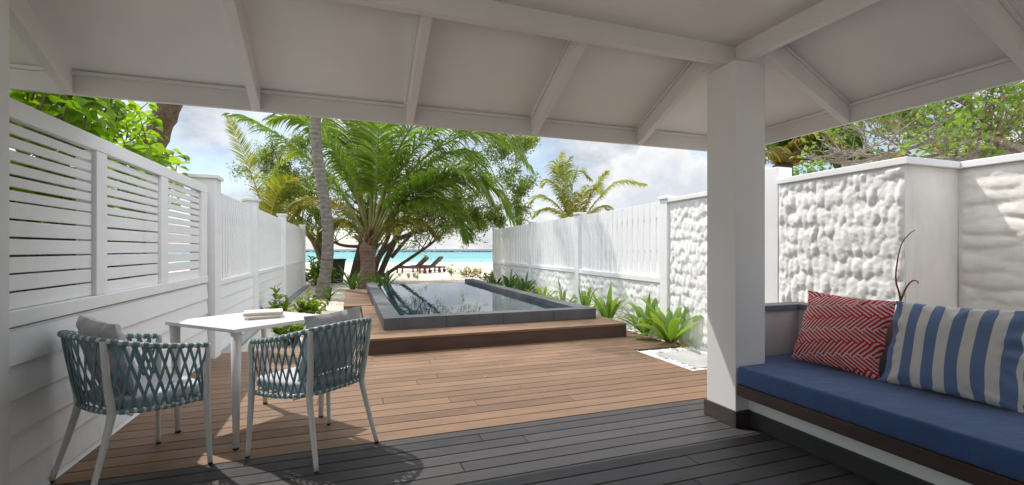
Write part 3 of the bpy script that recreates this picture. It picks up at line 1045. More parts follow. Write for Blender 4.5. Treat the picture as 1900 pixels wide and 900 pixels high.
# ------------------------------------------------------------------ pillows
def pillow_mesh(w, h, t, nu, nv, seed, dog=0.05):
    """closed cushion: two faces meeting in a seam, pinched corners, soft wrinkles. x across, z up, y depth"""
    r = random.Random(seed)
    ph = [r.uniform(0, 6.28) for _ in range(8)]
    vs = []; fs = []; uv = []
    def pt(a, b_, side):
        x, z = a * 2 - 1, b_ * 2 - 1
        kx = 1 - dog * (1 - z * z) * 1.0
        kz = 1 - dog * (1 - x * x) * 1.0
        px, pz = x * kx * w / 2, z * kz * h / 2
        prof = max(0, (1 - abs(x) ** 2.4)) ** 0.6 * max(0, (1 - abs(z) ** 2.4)) ** 0.6
        edge = min(1 - abs(x), 1 - abs(z))
        wr = 0.0
        for k in range(3):
            an = math.atan2(z, x)
            wr += 0.006 * math.sin(an * (9 + 5 * k) + ph[k]) * math.exp(-((edge - 0.12) / 0.12) ** 2)
        wr += 0.006 * math.sin(x * 4 + ph[4]) * math.sin(z * 5 + ph[5]) * prof
        wob = 0.006 * math.sin(x * 8 + ph[6]) * (abs(z) > 0.9) + 0.006 * math.sin(z * 8 + ph[7]) * (abs(x) > 0.9)
        d = side * (prof * t / 2 + (wr if prof > 0.02 else 0))
        return (px + wob, d, pz)
    mb = MB()
    for side in (-1, 1):
        o = len(vs)
        for j in range(nv + 1):
            for i in range(nu + 1):
                vs.append(pt(i / nu, j / nv, side)); uv.append((i / nu, j / nv))
        for j in range(nv):
            for i in range(nu):
                q = (o + j * (nu + 1) + i, o + j * (nu + 1) + i + 1, o + (j + 1) * (nu + 1) + i + 1, o + (j + 1) * (nu + 1) + i)
                fs.append(q if side < 0 else q[::-1])
    mb.add(vs, fs, True)
    return mb, uv


def put_pillow(o, bl, br, lean, h, twist=0.0):
    """bottom-left / bottom-right corners on the seat, leaning back by lean (rad)"""
    bl, br = Vector(bl), Vector(br)
    xax = (br - bl).normalized()
    back = Vector((0, 0, 1)).cross(xax).normalized()     # away from viewer side
    zax = (Vector((0, 0, 1)) * math.cos(lean) + back * math.sin(lean)).normalized()
    yax = zax.cross(xax)
    m = Matrix((xax, yax, zax)).transposed().to_4x4()
    m = m @ Matrix.Rotation(twist, 4, 'Y')
    m.translation = (bl + br) / 2 + zax * (h / 2)
    o.matrix_world = m


def uv_mat(name, build):
    m, n, l, b, o = nodes_of(name)
    a = n.new("ShaderNodeAttribute"); a.attribute_name = 'print_uv'
    col = build(n, l, a.outputs["Vector"])
    t2 = noise(n, l, objco(n, l), 700, 2)
    t = noise(n, l, objco(n, l), 8, 4)
    col = mixc(n, l, 1.0, col, ramp(n, l, t2.outputs["Fac"], [(0.3, 0.86), (0.7, 1.1)]).outputs["Color"], 'MULTIPLY')
    l.new(col, b.inputs["Base Color"])
    b.inputs["Roughness"].default_value = 0.9
    b.inputs["Sheen Weight"].default_value = 0.1
    bump(n, l, b, t2.outputs["Fac"], 0.2, 0.002)
    return m


def math_n(n, l, op, a, b_=None, c=None):
    k = n.new("ShaderNodeMath"); k.operation = op
    for i, v in enumerate((a, b_, c)):
        if v is None: continue
        if hasattr(v, 'is_output'): l.new(v, k.inputs[i])
        else: k.inputs[i].default_value = v
    return k.outputs[0]


def maze(n, l, vec):
    """interlocking fret: two stripe directions in a herringbone of long bricks"""
    mp_ = n.new("ShaderNodeMapping")
    mp_.inputs["Rotation"].default_value = (0, 0, R(32))
    mp_.inputs["Scale"].default_value = (50, 50, 50)
    l.new(vec, mp_.inputs["Vector"])
    sp = n.new("ShaderNodeSeparateXYZ"); l.new(mp_.outputs["Vector"], sp.inputs["Vector"])
    fx = math_n(n, l, 'FLOOR', math_n(n, l, 'ADD', sp.outputs["X"], 400.0))
    fy = math_n(n, l, 'FLOOR', math_n(n, l, 'ADD', sp.outputs["Y"], 400.0))
    cx_ = math_n(n, l, 'FLOOR', math_n(n, l, 'DIVIDE', fx, 4.0))
    cy_ = math_n(n, l, 'FLOOR', math_n(n, l, 'DIVIDE', fy, 4.0))
    d = math_n(n, l, 'MODULO', math_n(n, l, 'ADD', math_n(n, l, 'SUBTRACT', cx_, cy_), 600.0), 6.0)
    hz = math_n(n, l, 'LESS_THAN', d, 3.0)
    ry = math_n(n, l, 'LESS_THAN', math_n(n, l, 'FRACT', math_n(n, l, 'MULTIPLY', math_n(n, l, 'ADD', sp.outputs["Y"], 400.0), 0.5)), 0.58)
    rx = math_n(n, l, 'LESS_THAN', math_n(n, l, 'FRACT', math_n(n, l, 'MULTIPLY', math_n(n, l, 'ADD', sp.outputs["X"], 400.0), 0.5)), 0.58)
    v = math_n(n, l, 'ADD', math_n(n, l, 'MULTIPLY', hz, ry), math_n(n, l, 'MULTIPLY', math_n(n, l, 'SUBTRACT', 1.0, hz), rx))
    f = math_n(n, l, 'GREATER_THAN', v, 0.5)
    return mixc(n, l, f, (0.62, 0.57, 0.55), (0.58, 0.012, 0.022))


def stripes(n, l, vec):
    sp = n.new("ShaderNodeSeparateXYZ"); l.new(vec, sp.inputs["Vector"])
    x = math_n(n, l, 'MULTIPLY', sp.outputs["X"], 5.6)
    x = math_n(n, l, 'FRACT', math_n(n, l, 'ADD', x, 0.08))
    f = math_n(n, l, 'LESS_THAN', x, 0.52)
    return mixc(n, l, f, (0.66, 0.645, 0.61), (0.135, 0.20, 0.36))


M['maze'] = uv_mat('red_fret_print', maze)
M['stripe'] = uv_mat('blue_stripe_print', stripes)


def add_uv(o, uv):
    at = o.data.attributes.new('print_uv', 'FLOAT_VECTOR', 'POINT')
    at.data.foreach_set("vector", [c for (a, b_) in uv for c in (a, b_, 0.0)])


mb, uv = pillow_mesh(0.56, 0.52, 0.17, 60, 60, 5)
o = mb.build('throw_pillow', M['maze']); add_uv(o, uv)
put_pillow(o, (3.05, 2.47, 0.432), (3.10, 1.93, 0.432), R(20), 0.52, R(2.5))
tag(o, 'red throw pillow with a white maze print on the blue bench', 'pillow')
mb, uv = pillow_mesh(0.62, 0.52, 0.17, 60, 60, 9)
o = mb.build('throw_pillow', M['stripe']); add_uv(o, uv)
put_pillow(o, (3.07, 1.90, 0.432), (3.105, 1.29, 0.432), R(20), 0.52, R(-1))
tag(o, 'blue and white striped throw pillow on the blue bench', 'pillow')

# ------------------------------------------------------------------ dining table
tb_pts = [Vector((-1.205, 3.772, 0)), Vector((-0.680, 3.252, 0)), Vector((-0.132, 3.700, 0)), Vector((-0.660, 4.222, 0))]
tc_ = sum(tb_pts, Vector()) / 4
table = thing('dining_table', 'square white dining table with splayed tapered legs between two rope chairs', 'table', (tc_.x, tc_.y, 0))
mb = MB()
mb.hexa([p + Vector((0, 0, 0.718)) for p in tb_pts] + [p + Vector((0, 0, 0.742)) for p in tb_pts])
world_child(mb.build('tabletop', M['table'], table, bevel=0.004), table)
for i, (fx, fy) in enumerate(((-1.10, 3.68), (-0.668, 3.245), (-0.205, 3.66), (-0.645, 4.13))):
    top = tb_pts[i].lerp(tc_, 0.11) + Vector((0, 0, 0.717))
    mb = MB(); mb.tube([(fx, fy, 0.012), top], [0.017, 0.032], 16)
    g = world_child(mb.build('leg', M['table'], table), table)
    mb = MB(); mb.tube([(fx, fy, 0.0), (fx, fy, 0.0118)], [0.0165, 0.0175], 16)
    mb.build('foot', M['rubber'], g)

# books on the table
def book(name, label, c, rz, w, l_, t, covm, edge, z):
    b_ = thing(name, label, 'book', (c[0], c[1], z), rz)
    mb = MB()
    mb.box(-w / 2, w / 2, -l_ / 2, l_ / 2, 0, 0.0025); mb.box(-w / 2, w / 2, -l_ / 2, l_ / 2, t - 0.0025, t); mb.box(-w / 2, -w / 2 + 0.003, -l_ / 2, l_ / 2, 0.0026, t - 0.0026)
    mb.build('cover', covm, b_, bevel=0.001, seg=1)
    mb = MB(); mb.box(-w / 2 + 0.0035, w / 2 - 0.006, -l_ / 2 + 0.005, l_ / 2 - 0.005, 0.0027, t - 0.0027)
    mb.build('pages', M['page'], b_)
    if edge:
        mb = MB(); mb.box(-w / 2 + 0.02, w / 2 - 0.02, -l_ / 2 + 0.03, -l_ / 2 + 0.06, t + 0.0002, t + 0.0012); mb.box(-w / 2 + 0.02, -w / 2 + 0.10, -l_ / 2 + 0.09, -l_ / 2 + 0.11, t + 0.0002, t + 0.0012)
        mb.build('print', M['covergrey'], b_)
        mb = MB(); mb.box(w / 2 - 0.004, w / 2 + 0.0015, -l_ / 2, l_ / 2, 0.0005, 0.004); mb.box(w / 2 - 0.004, w / 2 + 0.0015, -l_ / 2, l_ / 2, t - 0.004, t - 0.0005)
        mb.build('edge_band', M['coverred'], b_)
    return b_


book('book', 'thin cream book lying under the white one on the table', (-0.595, 3.735), R(15), 0.21, 0.15, 0.022, M['cover'], False, 0.7425)
book('book', 'white hardback book with red edge on top of the thinner one', (-0.60, 3.775), R(8), 0.25, 0.19, 0.024, M['cover'], True, 0.7650)


# ------------------------------------------------------------------ rope armchairs
def catmull(pts, n):
    pts = [Vector(p) for p in pts]
    out = []
    P_ = [pts[0] * 2 - pts[1]] + pts + [pts[-1] * 2 - pts[-2]]
    for i in range(1, len(P_) - 2):
        for k in range(n):
            t = k / n
            a, b_, c, d_ = P_[i - 1], P_[i], P_[i + 1], P_[i + 2]
            out.append(0.5 * ((2 * b_) + (c - a) * t + (2 * a - 5 * b_ + 4 * c - d_) * t * t + (3 * b_ - a - 3 * c + d_) * t ** 3))
    out.append(pts[-1])
    return out


def resample(poly, n):
    ds = [0]
    for a, b_ in zip(poly, poly[1:]): ds.append(ds[-1] + (b_ - a).length)
    out = []
    j = 0
    for k in range(n):
        t = ds[-1] * k / (n - 1)
        while j < len(poly) - 2 and ds[j + 1] < t: j += 1
        out.append(poly[j].lerp(poly[j + 1], (t - ds[j]) / max(1e-9, ds[j + 1] - ds[j])))
    return out


def ribbon(mb, pts, w, th, nrm):
    """flat woven strap along pts, normals nrm"""
    rings = []
    for i, p in enumerate(pts):
        t = (pts[min(i + 1, len(pts) - 1)] - pts[max(i - 1, 0)]).normalized()
        nn = nrm[i].normalized()
        s = t.cross(nn).normalized()
        nn = s.cross(t).normalized()
        rings.append([p - s * w / 2, p - s * w / 4 + nn * th, p + s * w / 4 + nn * th, p + s * w / 2, p + s * w / 4 - nn * th, p - s * w / 4 - nn * th])
    vs = [q for r_ in rings for q in r_]
    fs = []
    for i in range(len(pts) - 1):
        for k in range(6):
            k2 = (k + 1) % 6
            fs.append((i * 6 + k, i * 6 + k2, (i + 1) * 6 + k2, (i + 1) * 6 + k))
    mb.add(vs, fs, True)


def rope_chair(label):
    root = thing('rope_armchair', label, 'chair', group='rope armchairs at the dining table')
    half_t = [(0.275, 0.255, 0.688), (0.288, 0.12, 0.708), (0.288, -0.02, 0.735), (0.262, -0.14, 0.765), (0.20, -0.222, 0.79), (0.10, -0.262, 0.80)]
    top = half_t + [(0, -0.272, 0.803)] + [(-x, y, z) for x, y, z in reversed(half_t)]
    half_b = [(0.262, 0.235, 0.385), (0.262, 0.11, 0.388), (0.255, 0.0, 0.395), (0.225, -0.10, 0.403), (0.165, -0.165, 0.41), (0.085, -0.192, 0.415)]
    bot = half_b + [(0, -0.198, 0.416)] + [(-x, y, z) for x, y, z in reversed(half_b)]
    T = catmull(top, 10); B = catmull(bot, 10)
    mb = MB(); mb.tube(T, 0.0125, 10)
    mb.build('top_rail', M['metal'], root)
    mb = MB(); mb.tube(B, 0.011, 10)
    # seat support bars
    mb.tube([(-0.255, 0.235, 0.385), (0.255, 0.235, 0.385)], 0.011, 10)
    for y in (0.12, 0.0, -0.1):
        mb.tube([(-0.25, y, 0.389), (0.25, y, 0.389)], 0.007, 8)
    mb.build('seat_frame', M['metal'], root)
    for sx in (-1, 1):
        mb = MB(); mb.tube(catmull([(sx * 0.293, 0.258, 0.012), (sx * 0.283, 0.252, 0.20), (sx * 0.277, 0.248, 0.37), (sx * 0.276, 0.250, 0.52), (sx * 0.275, 0.255, 0.692)], 5), [0.0125 + 0.0055 * min(1, i / 10) - 0.003 * max(0, (i - 12) / 8) for i in range(21)], 12)
        g = mb.build('leg', M['metal'], root)
        mb = MB(); mb.tube([(sx * 0.2935, 0.2585, 0), (sx * 0.293, 0.258, 0.0118)], 0.0125, 12)
        mb.build('foot', M['rubber'], g)
        mb = MB(); mb.tube(catmull([(sx * 0.226, -0.262, 0.012), (sx * 0.208, -0.208, 0.21), (sx * 0.196, -0.168, 0.375), (sx * 0.196, -0.166, 0.43), (sx * 0.205, -0.185, 0.56), (sx * 0.224, -0.208, 0.785)], 5), [0.0125 + 0.007 * min(1, i / 12) - 0.004 * max(0, (i - 14) / 11) for i in range(26)], 12)
        g = mb.build('leg', M['metal'], root)
        mb = MB(); mb.tube([(sx * 0.2265, -0.263, 0), (sx * 0.226, -0.262, 0.0118)], 0.0125, 12)
        mb.build('foot', M['rubber'], g)
    # crossing straps
    mb = MB()
    N = 29
    TT = resample(T, N); BB = resample(B, N)
    cen = Vector((0, 0.05, 0.58))
    for i in range(N):
        for dr, off in ((2, 0.0035), (-2, -0.0035)):
            j = i + dr
            if j < 0 or j >= N: 
                j = max(0, min(N - 1, j))
                if abs(j - i) < 1: continue
            a, b_ = TT[i], BB[j]
            tdir = (TT[min(i + 1, N - 1)] - TT[max(i - 1, 0)]).normalized()
            out = tdir.cross(Vector((0, 0, 1)))
            m0 = (a + b_) / 2 - cen; m0.z = 0
            if out.dot(m0) < 0: out = -out
            off2 = out.normalized() * off
            k = 6
            pts = []
            for q in range(k + 1):
                t = q / k
                bow = out.normalized() * 0.010 * math.sin(math.pi * t)
                pts.append(a.lerp(b_, t) + off2 + bow + Vector((0, 0, rng.uniform(-0.001, 0.001))))
            ribbon(mb, pts, 0.0155 if i % 2 == 0 else 0.0140, 0.0022, [out] * (k + 1))
    mb.build('strap_weave', M['rope'], root)
    # wraps around the rails
    for poly, rr in ((T, 0.0162), (B, 0.0145)):
        mb = MB()
        fine = resample(poly, 34 * 12 + 1)
        for k in range(34):
            c0 = k * 12 + (1 if k % 2 == 0 else 2)
            seg = fine[c0: c0 + (9 if k % 2 == 0 else 7)]
            m_ = len(seg)
            mb.tube(seg, [rr * (0.90 if q in (0, m_ - 1) else 1.0 + 0.05 * math.sin(q * 2.1)) for q in range(m_)], 10)
        mb.build('strap_wrap', M['rope'], root)
    return root


def chair_cushions(root, which):
    mx = root.matrix_basis.copy()
    mx = Matrix.Translation(root.location) @ Matrix.Rotation(root.rotation_euler.z, 4, 'Z')
    # seat pad
    mb = MB()
    def f(a, b_):
        pass
    ol_ = [(-0.15, -0.155), (0.15, -0.155), (0.20, -0.10), (0.235, 0.0), (0.24, 0.275), (-0.24, 0.275), (-0.235, 0.0), (-0.20, -0.10)]
    m8 = len(ol_)
    mb.add([(x, y, 0.404) for x, y in ol_] + [(x, y, 0.470) for x, y in ol_], [tuple(range(m8 - 1, -1, -1)), tuple(range(m8, 2 * m8))] + [(i, (i + 1) % m8, (i + 1) % m8 + m8, i + m8) for i in range(m8)])
    o = mb.build('seat_pad', M['cushion_grey'], bevel=0.024, seg=4)
    for p in o.data.polygons: p.use_smooth = True
    o.matrix_world = mx
    tag(o, 'pale grey seat pad of the rope chair ' + which, 'cushion', 'seat pads on the rope chairs')
    mb, uv = pillow_mesh(0.41, 0.42, 0.15, 34, 34, 31 if 'fence' in which else 47, 0.06)
    o = mb.build('back_cushion', M['cushion_grey'])
    loc = Matrix.Translation((0.0, -0.105, 0.668)) @ Matrix.Rotation(R(15), 4, 'X') @ Matrix.Rotation(R(3 if 'fence' in which else -3), 4, 'Y')
    o.matrix_world = mx @ loc
    tag(o, 'grey scatter cushion propped in the rope chair ' + which, 'cushion', 'back cushions on the rope chairs')


c1 = rope_chair('teal rope armchair close against the slatted fence, left side of the table')
f1 = Vector((0.742, 0.67, 0)).normalized()
c1.location = Vector((-0.962, 3.292, 0)) - f1 * 0.255
c1.rotation_euler = (0, 0, math.atan2(-f1.x, f1.y))
f2 = Vector((-0.673, 0.74, 0)).normalized()
c2 = copy_tree(c1)
c2['label'] = 'teal rope armchair with its back to the plunge pool side, nearer the open deck'
c2.location = Vector((-0.357, 3.287, 0)) - f2 * 0.255
c2.rotation_euler = (0, 0, math.atan2(-f2.x, f2.y))
chair_cushions(c1, 'by the fence')
chair_cushions(c2, 'on the open deck')


# ------------------------------------------------------------------ vegetation builders
def frond(mb_leaf, mb_rib, base, az, e0, e1, L, leafL, n=58, roll=0.0, droop=0.8, start=0.16, w=0.036, seed=0, ragged=0.0, curl=1.3, rib=None):
    """one coconut frond: arching rib from base, az azimuth (rad), elevation from e0 to e1, paired leaflets"""
    r = random.Random(seed)
    K = 26
    pts = [Vector(base)]
    dirs = []
    side_w = r.uniform(-0.25, 0.25)
    for k in range(K):
        t = k / (K - 1)
        e = e0 + (e1 - e0) * t ** curl
        a = az + side_w * t * t
        d_ = Vector((math.sin(a) * math.cos(e), math.cos(a) * math.cos(e), math.sin(e)))
        dirs.append(d_)
        pts.append(pts[-1] + d_ * (L / K))
    if rib:
        rr_ = resample(catmull(rib, 10), K + 1)
        pts = rr_
        dirs = [(rr_[k + 1] - rr_[k]).normalized() for k in range(K)]
    rad = [0.040 * (L / 4.0) * (1 - i / K) ** 1.7 + 0.004 for i in range(K + 1)]
    mb_rib.tube(pts, rad, 6)
    for i in range(n):
        t = start + (1 - start) * (i + 0.5) / n
        x = t * K
        k = min(int(x), K - 1)
        p = pts[k].lerp(pts[k + 1], x - k)
        d_ = dirs[k]
        sd = d_.cross(Vector((0, 0, 1)))
        if sd.length < 0.05: sd = Vector((math.cos(az), -math.sin(az), 0))
        sd.normalize()
        up = sd.cross(d_).normalized()
        rl = roll
        sd2 = sd * math.cos(rl) + up * math.sin(rl)
        up2 = up * math.cos(rl) - sd * math.sin(rl)
        tt = (t - start) / (1 - start)
        ll = leafL * (0.55 + 0.9 * tt) * (1 - tt ** 3.2 * 0.72) if tt < 0.5 else leafL * (1.0 - 0.75 * ((tt - 0.5) / 0.5) ** 2.0)
        for sg in (-1, 1):
            if ragged and r.random() < ragged: continue
            lv = ll * r.uniform(0.85, 1.12)
            fwd = 0.55 + 0.65 * tt
            d0 = (sd2 * sg + d_ * fwd + up2 * r.uniform(0.05, 0.32)).normalized()
            q = p + d_ * r.uniform(-0.01, 0.01)
            seg = 4
            wd = w * r.uniform(0.8, 1.2)
            tw = r.uniform(-0.8, 0.8)
            nrm = up2
            row = []
            dd = d0.copy()
            for s in range(seg + 1):
                f = s / seg
                ww = wd * (1.0 if f < 0.55 else (1 - (f - 0.55) / 0.45)) * (0.6 if s == 0 else 1)
                wv = d_ - dd * d_.dot(dd)
                if wv.length < 0.25: wv = dd.cross(nrm)
                if wv.length < 1e-4: wv = sd.copy()
                wv.normalize()
                wv = wv * math.cos(tw) + dd.cross(wv) * math.sin(tw)
                # fold: V section is suggested by tilting the blade
                row.append((q + wv * ww / 2, q - wv * ww / 2))
                q = q + dd * (lv / seg)
                dd = (dd + Vector((0, 0, -1)) * droop * r.uniform(0.26, 0.52) * (0.7 + 1.1 * f)).normalized()
            vs = [v for pr in row for v in pr]
            fs = [(2 * s, 2 * s + 1, 2 * s + 3, 2 * s + 2) for s in range(seg)]
            mb_leaf.add(vs, fs)
    return pts


def palm_frond_part(root, name, matleaf, matrib, **kw):
    ml, mr = MB(), MB()
    pts = frond(ml, mr, **kw)
    f = world_child(ml.build(name, matleaf, root), root)
    mr.build('rib', matrib, f)
    return pts


def az_of(d):
    return math.atan2(d.x, d.y)


def az_screen(deg):
    """azimuth from a heading given in the camera's own frame: 0 = away, 90 = to the right"""
    return YAW + R(deg)


# --- main coconut palm behind the pool corner
mp0 = P(679, 528, 15.2); mp0.z = -0.08
mc = P(684, 448, 15.2)
pm = thing('coconut_palm', 'short coconut palm with long arching green fronds behind the pool corner', 'palm', tuple(mp0))
mb = MB()
tr = [mp0, mp0.lerp(mc, 0.35) + Vector((0.02, 0, 0)), mp0.lerp(mc, 0.7), mc + Vector((0, 0, 0.15))]
mb.tube(catmull(tr, 6), [0.30, 0.285, 0.27, 0.26, 0.25, 0.25, 0.25, 0.245, 0.24, 0.24, 0.235, 0.24, 0.25, 0.27, 0.28, 0.27, 0.24, 0.2, 0.15], 18, jit=0.03)
world_child(mb.build('trunk', M['palmbark2'], pm), pm)
mb = MB()
for k in range(26):
    a = rng.uniform(0, 6.28); e = rng.uniform(0.5, 1.3)
    d_ = Vector((math.sin(a) * math.cos(e), math.cos(a) * math.cos(e), math.sin(e)))
    b0 = mc + Vector((math.sin(a) * 0.17, math.cos(a) * 0.17, rng.uniform(-0.25, 0.25)))
    mb.tube([b0, b0 + d_ * 0.25, b0 + d_ * 0.45 + Vector((0, 0, -0.06))], [0.07, 0.05, 0.015], 6, jit=0.2)
world_child(mb.build('crown_fibre', M['fibre'], pm), pm)
D0 = 15.2
hero = [
    # rib through these points (photo column, row, depth); leaflet length; droop; leaf material
    ([(690, 425, D0), (745, 345, 14.8), (815, 292, 14.4), (870, 287, 14.2), (905, 335, 14.1)], 1.35, 1.25, 'palm'),
    ([(695, 430, D0), (760, 372, 14.6), (850, 330, 14.2), (912, 345, 14.0), (950, 405, 13.9)], 1.5, 1.1, 'palm'),
    ([(692, 428, D0), (742, 372, 14.4), (812, 325, 13.9), (872, 330, 13.6), (915, 378, 13.5)], 1.4, 1.1, 'palm'),
    ([(690, 415, D0), (760, 320, 15.4), (850, 255, 15.6), (930, 252, 15.8), (985, 312, 15.8)], 1.45, 1.2, 'palm'),
    ([(690, 410, D0), (700, 330, 14.9), (703, 240, 14.6), (712, 130, 14.2)], 1.5, 0.9, 'palm'),
    ([(685, 415, D0), (650, 330, 14.9), (600, 255, 14.5), (545, 215, 14.2), (500, 222, 14.0)], 1.25, 1.2, 'palm'),
    ([(682, 420, D0), (620, 340, 15.0), (540, 268, 15.0), (470, 225, 15.0), (425, 212, 15.0)], 1.05, 1.35, 'palm'),
    ([(685, 420, D0), (660, 310, 15.4), (640, 220, 15.6), (600, 120, 15.8)], 1.45, 0.9, 'palm'),
    ([(690, 410, D0), (730, 300, 14.8), (775, 220, 14.4), (840, 165, 14.2), (900, 178, 14.0)], 1.5, 1.1, 'palm'),
    ([(695, 425, D0), (740, 388, 14.6), (800, 372, 14.3), (850, 400, 14.1), (870, 445, 14.0)], 1.1, 1.2, 'palm'),
    ([(680, 430, D0), (640, 390, 15.4), (590, 368, 15.6), (550, 388, 15.7), (532, 430, 15.7)], 1.1, 1.2, 'palm_tip'),
    ([(690, 410, D0), (745, 280, 15.8), (820, 215, 16.2), (900, 200, 16.5), (960, 235, 16.6)], 1.45, 1.1, 'palm'),
    ([(686, 410, D0), (690, 300, 15.8), (665, 200, 16.0), (640, 80, 16.2)], 1.4, 0.9, 'palm'),
    ([(692, 415, D0), (735, 330, 15.0), (790, 255, 14.9), (850, 215, 14.8), (915, 225, 14.8)], 1.5, 1.2, 'palm'),
    ([(684, 412, D0), (640, 300, 15.4), (585, 215, 15.5), (520, 165, 15.6), (460, 170, 15.6)], 1.35, 1.2, 'palm'),
    ([(698, 440, D0), (735, 415, 14.9), (775, 410, 14.7), (812, 440, 14.6)], 0.8, 1.4, 'palm_tip'),
    ([(680, 436, D0), (650, 415, 15.3), (618, 415, 15.4), (592, 446, 15.4)], 0.8, 1.4, 'palm_tip'),
]
for k, (px, ll, dr, mt_) in enumerate(hero):
    rib = [P(*q) for q in px]
    rib[0] = rib[0] + Vector((0, 0, -0.42))
    az = az_of(rib[-1] - rib[0])
    Lr = sum((b_ - a_).length for a_, b_ in zip(rib, rib[1:]))
    palm_frond_part(pm, 'frond', M[mt_], M['rachis'], base=rib[0], az=az, e0=0, e1=0, L=Lr, leafL=ll, n=80, droop=dr * 0.9, seed=100 + k, roll=rng.uniform(-0.3, 0.3), start=0.24, w=0.056, rib=rib)

# --- tall grey coconut trunk near the sand patch
gp = thing('coconut_palm', 'tall coconut palm with slim curved grey trunk beside the picket fence', 'palm', tuple(P(600, 556, 12.0)))
gp.location.z = -0.08
tr = [P(596, 558, 12.0), P(602, 520, 12.0), P(608, 470, 12.0), P(607, 410, 12.0), P(597, 340, 12.0), P(588, 280, 12.0), P(585, 215, 12.0), P(586, 120, 12.0), P(592, 20, 12.0), P(602, -60, 12.1)]
tr[0].z = -0.08
ct = catmull(tr, 5)
nn = len(ct)
mb = MB(); mb.tube(ct, [(0.215 - 0.06 * min(1, i / 6)) * (1 - 0.28 * i / nn) + 0.006 * math.sin(i * 2.7) for i in range(nn)], 16, jit=0.02)
world_child(mb.build('trunk', M['palmbark'], gp), gp)
gt = ct[-1]
for k in range(13):
    az = k * 2.399 + 0.4
    e0 = 0.25 + 1.05 * ((k * 7) % 13) / 13
    palm_frond_part(gp, 'frond', M['palm'], M['rachis'], base=gt + Vector((math.sin(az) * 0.1, math.cos(az) * 0.1, 0)), az=az, e0=e0, e1=e0 - 1.3, L=3.6, leafL=0.75, n=34, droop=0.8, seed=300 + k, w=0.045)

# --- yellow-green young palm behind the left fence
yc = P(497, 432, 17.5)
yp = thing('coconut_palm', 'young yellow-green palm rising behind the end of the left picket fence', 'palm', (yc.x, yc.y, -0.08))
mb = MB(); mb.tube([(yc.x, yc.y, -0.08), yc], [0.2, 0.16], 12, jit=0.05)
world_child(mb.build('trunk', M['palmbark2'], yp), yp)
for k, (px, ll, dr, rl) in enumerate((
        ([(500, 432, 17.5), (482, 370, 17.3), (458, 300, 17.0), (424, 218, 16.8)], 0.62, 0.35, 1.0),
        ([(500, 430, 17.5), (515, 380, 17.4), (545, 345, 17.2), (585, 355, 17.0)], 0.9, 1.0, 0.1),
        ([(502, 430, 17.5), (530, 395, 17.6), (565, 385, 17.7), (590, 410, 17.8)], 0.85, 1.0, 0.0),
        ([(497, 430, 17.5), (500, 370, 17.6), (515, 310, 17.8), (550, 280, 18.0)], 0.9, 0.9, 0.2),
        ([(495, 432, 17.5), (480, 395, 17.8), (470, 375, 18.0), (462, 372, 18.2)], 0.6, 0.9, 0.0),
        ([(500, 434, 17.5), (525, 415, 17.0), (550, 412, 16.8), (572, 432, 16.6)], 0.8, 1.1, 0.0),
        ([(498, 430, 17.5), (506, 385, 17.0), (520, 350, 16.7), (545, 330, 16.4)], 0.85, 0.9, 0.4))):
    rib = [P(*q) for q in px]
    Lr = sum((b_ - a_).length for a_, b_ in zip(rib, rib[1:]))
    palm_frond_part(yp, 'frond', M['palm_yellow'], M['rachis_y'], base=rib[0], az=az_of(rib[-1] - rib[0]), e0=0, e1=0, L=Lr, leafL=ll, n=60, droop=dr * 0.8, seed=400 + k, roll=rl, w=0.045, rib=rib, start=0.12)

# --- palm beyond the right picket fence
rc = P(1068, 425, 20)
rp = thing('coconut_palm', 'wind-tossed yellow-green palm standing alone beyond the right picket fence', 'palm', (rc.x, rc.y, -0.08))
mb = MB(); mb.tube([(rc.x, rc.y, -0.08), rc], [0.24, 0.18], 12, jit=0.05)
world_child(mb.build('trunk', M['palmbark2'], rp), rp)
for k, (px, ll, dr) in enumerate((
        ([(1066, 425, 20), (1046, 370, 19.8), (1034, 315, 19.6), (1044, 284, 19.4)], 0.8, 1.7),
        ([(1068, 420, 20), (1050, 350, 20.2), (1048, 312, 20.3), (1058, 292, 20.4)], 0.8, 1.6),
        ([(1068, 420, 20), (1062, 350, 20.1), (1072, 318, 20.0), (1096, 332, 19.9)], 0.85, 1.5),
        ([(1070, 420, 20), (1092, 372, 19.8), (1112, 338, 19.6), (1126, 318, 19.4)], 0.75, 1.1),
        ([(1074, 420, 20), (1108, 372, 19.9), (1148, 338, 19.8), (1198, 342, 19.7)], 0.80, 1.3),
        ([(1064, 420, 20), (1032, 380, 20.2), (1003, 364, 20.3), (984, 376, 20.4)], 0.75, 1.2),
        ([(1064, 425, 20), (1040, 396, 19.7), (1012, 388, 19.5), (990, 402, 19.4)], 0.7, 1.2),
        ([(1072, 424, 20), (1096, 396, 20.3), (1118, 384, 20.5), (1140, 398, 20.6)], 0.7, 1.2),
        ([(1066, 422, 20), (1040, 360, 20.5), (1020, 335, 20.8), (1004, 345, 21.0)], 0.75, 1.3),
        ([(1070, 422, 20), (1084, 360, 20.4), (1100, 345, 20.8), (1118, 358, 21.2)], 0.8, 1.3))):
    rib = [P(*q) for q in px]
    Lr = sum((b_ - a_).length for a_, b_ in zip(rib, rib[1:]))
    palm_frond_part(rp, 'frond', M['palm_yellow'], M['rachis_y'], base=rib[0], az=az_of(rib[-1] - rib[0]), e0=0, e1=0, L=Lr, leafL=ll, n=66, droop=dr * 0.8, seed=500 + k, w=0.042, rib=rib, start=0.15)

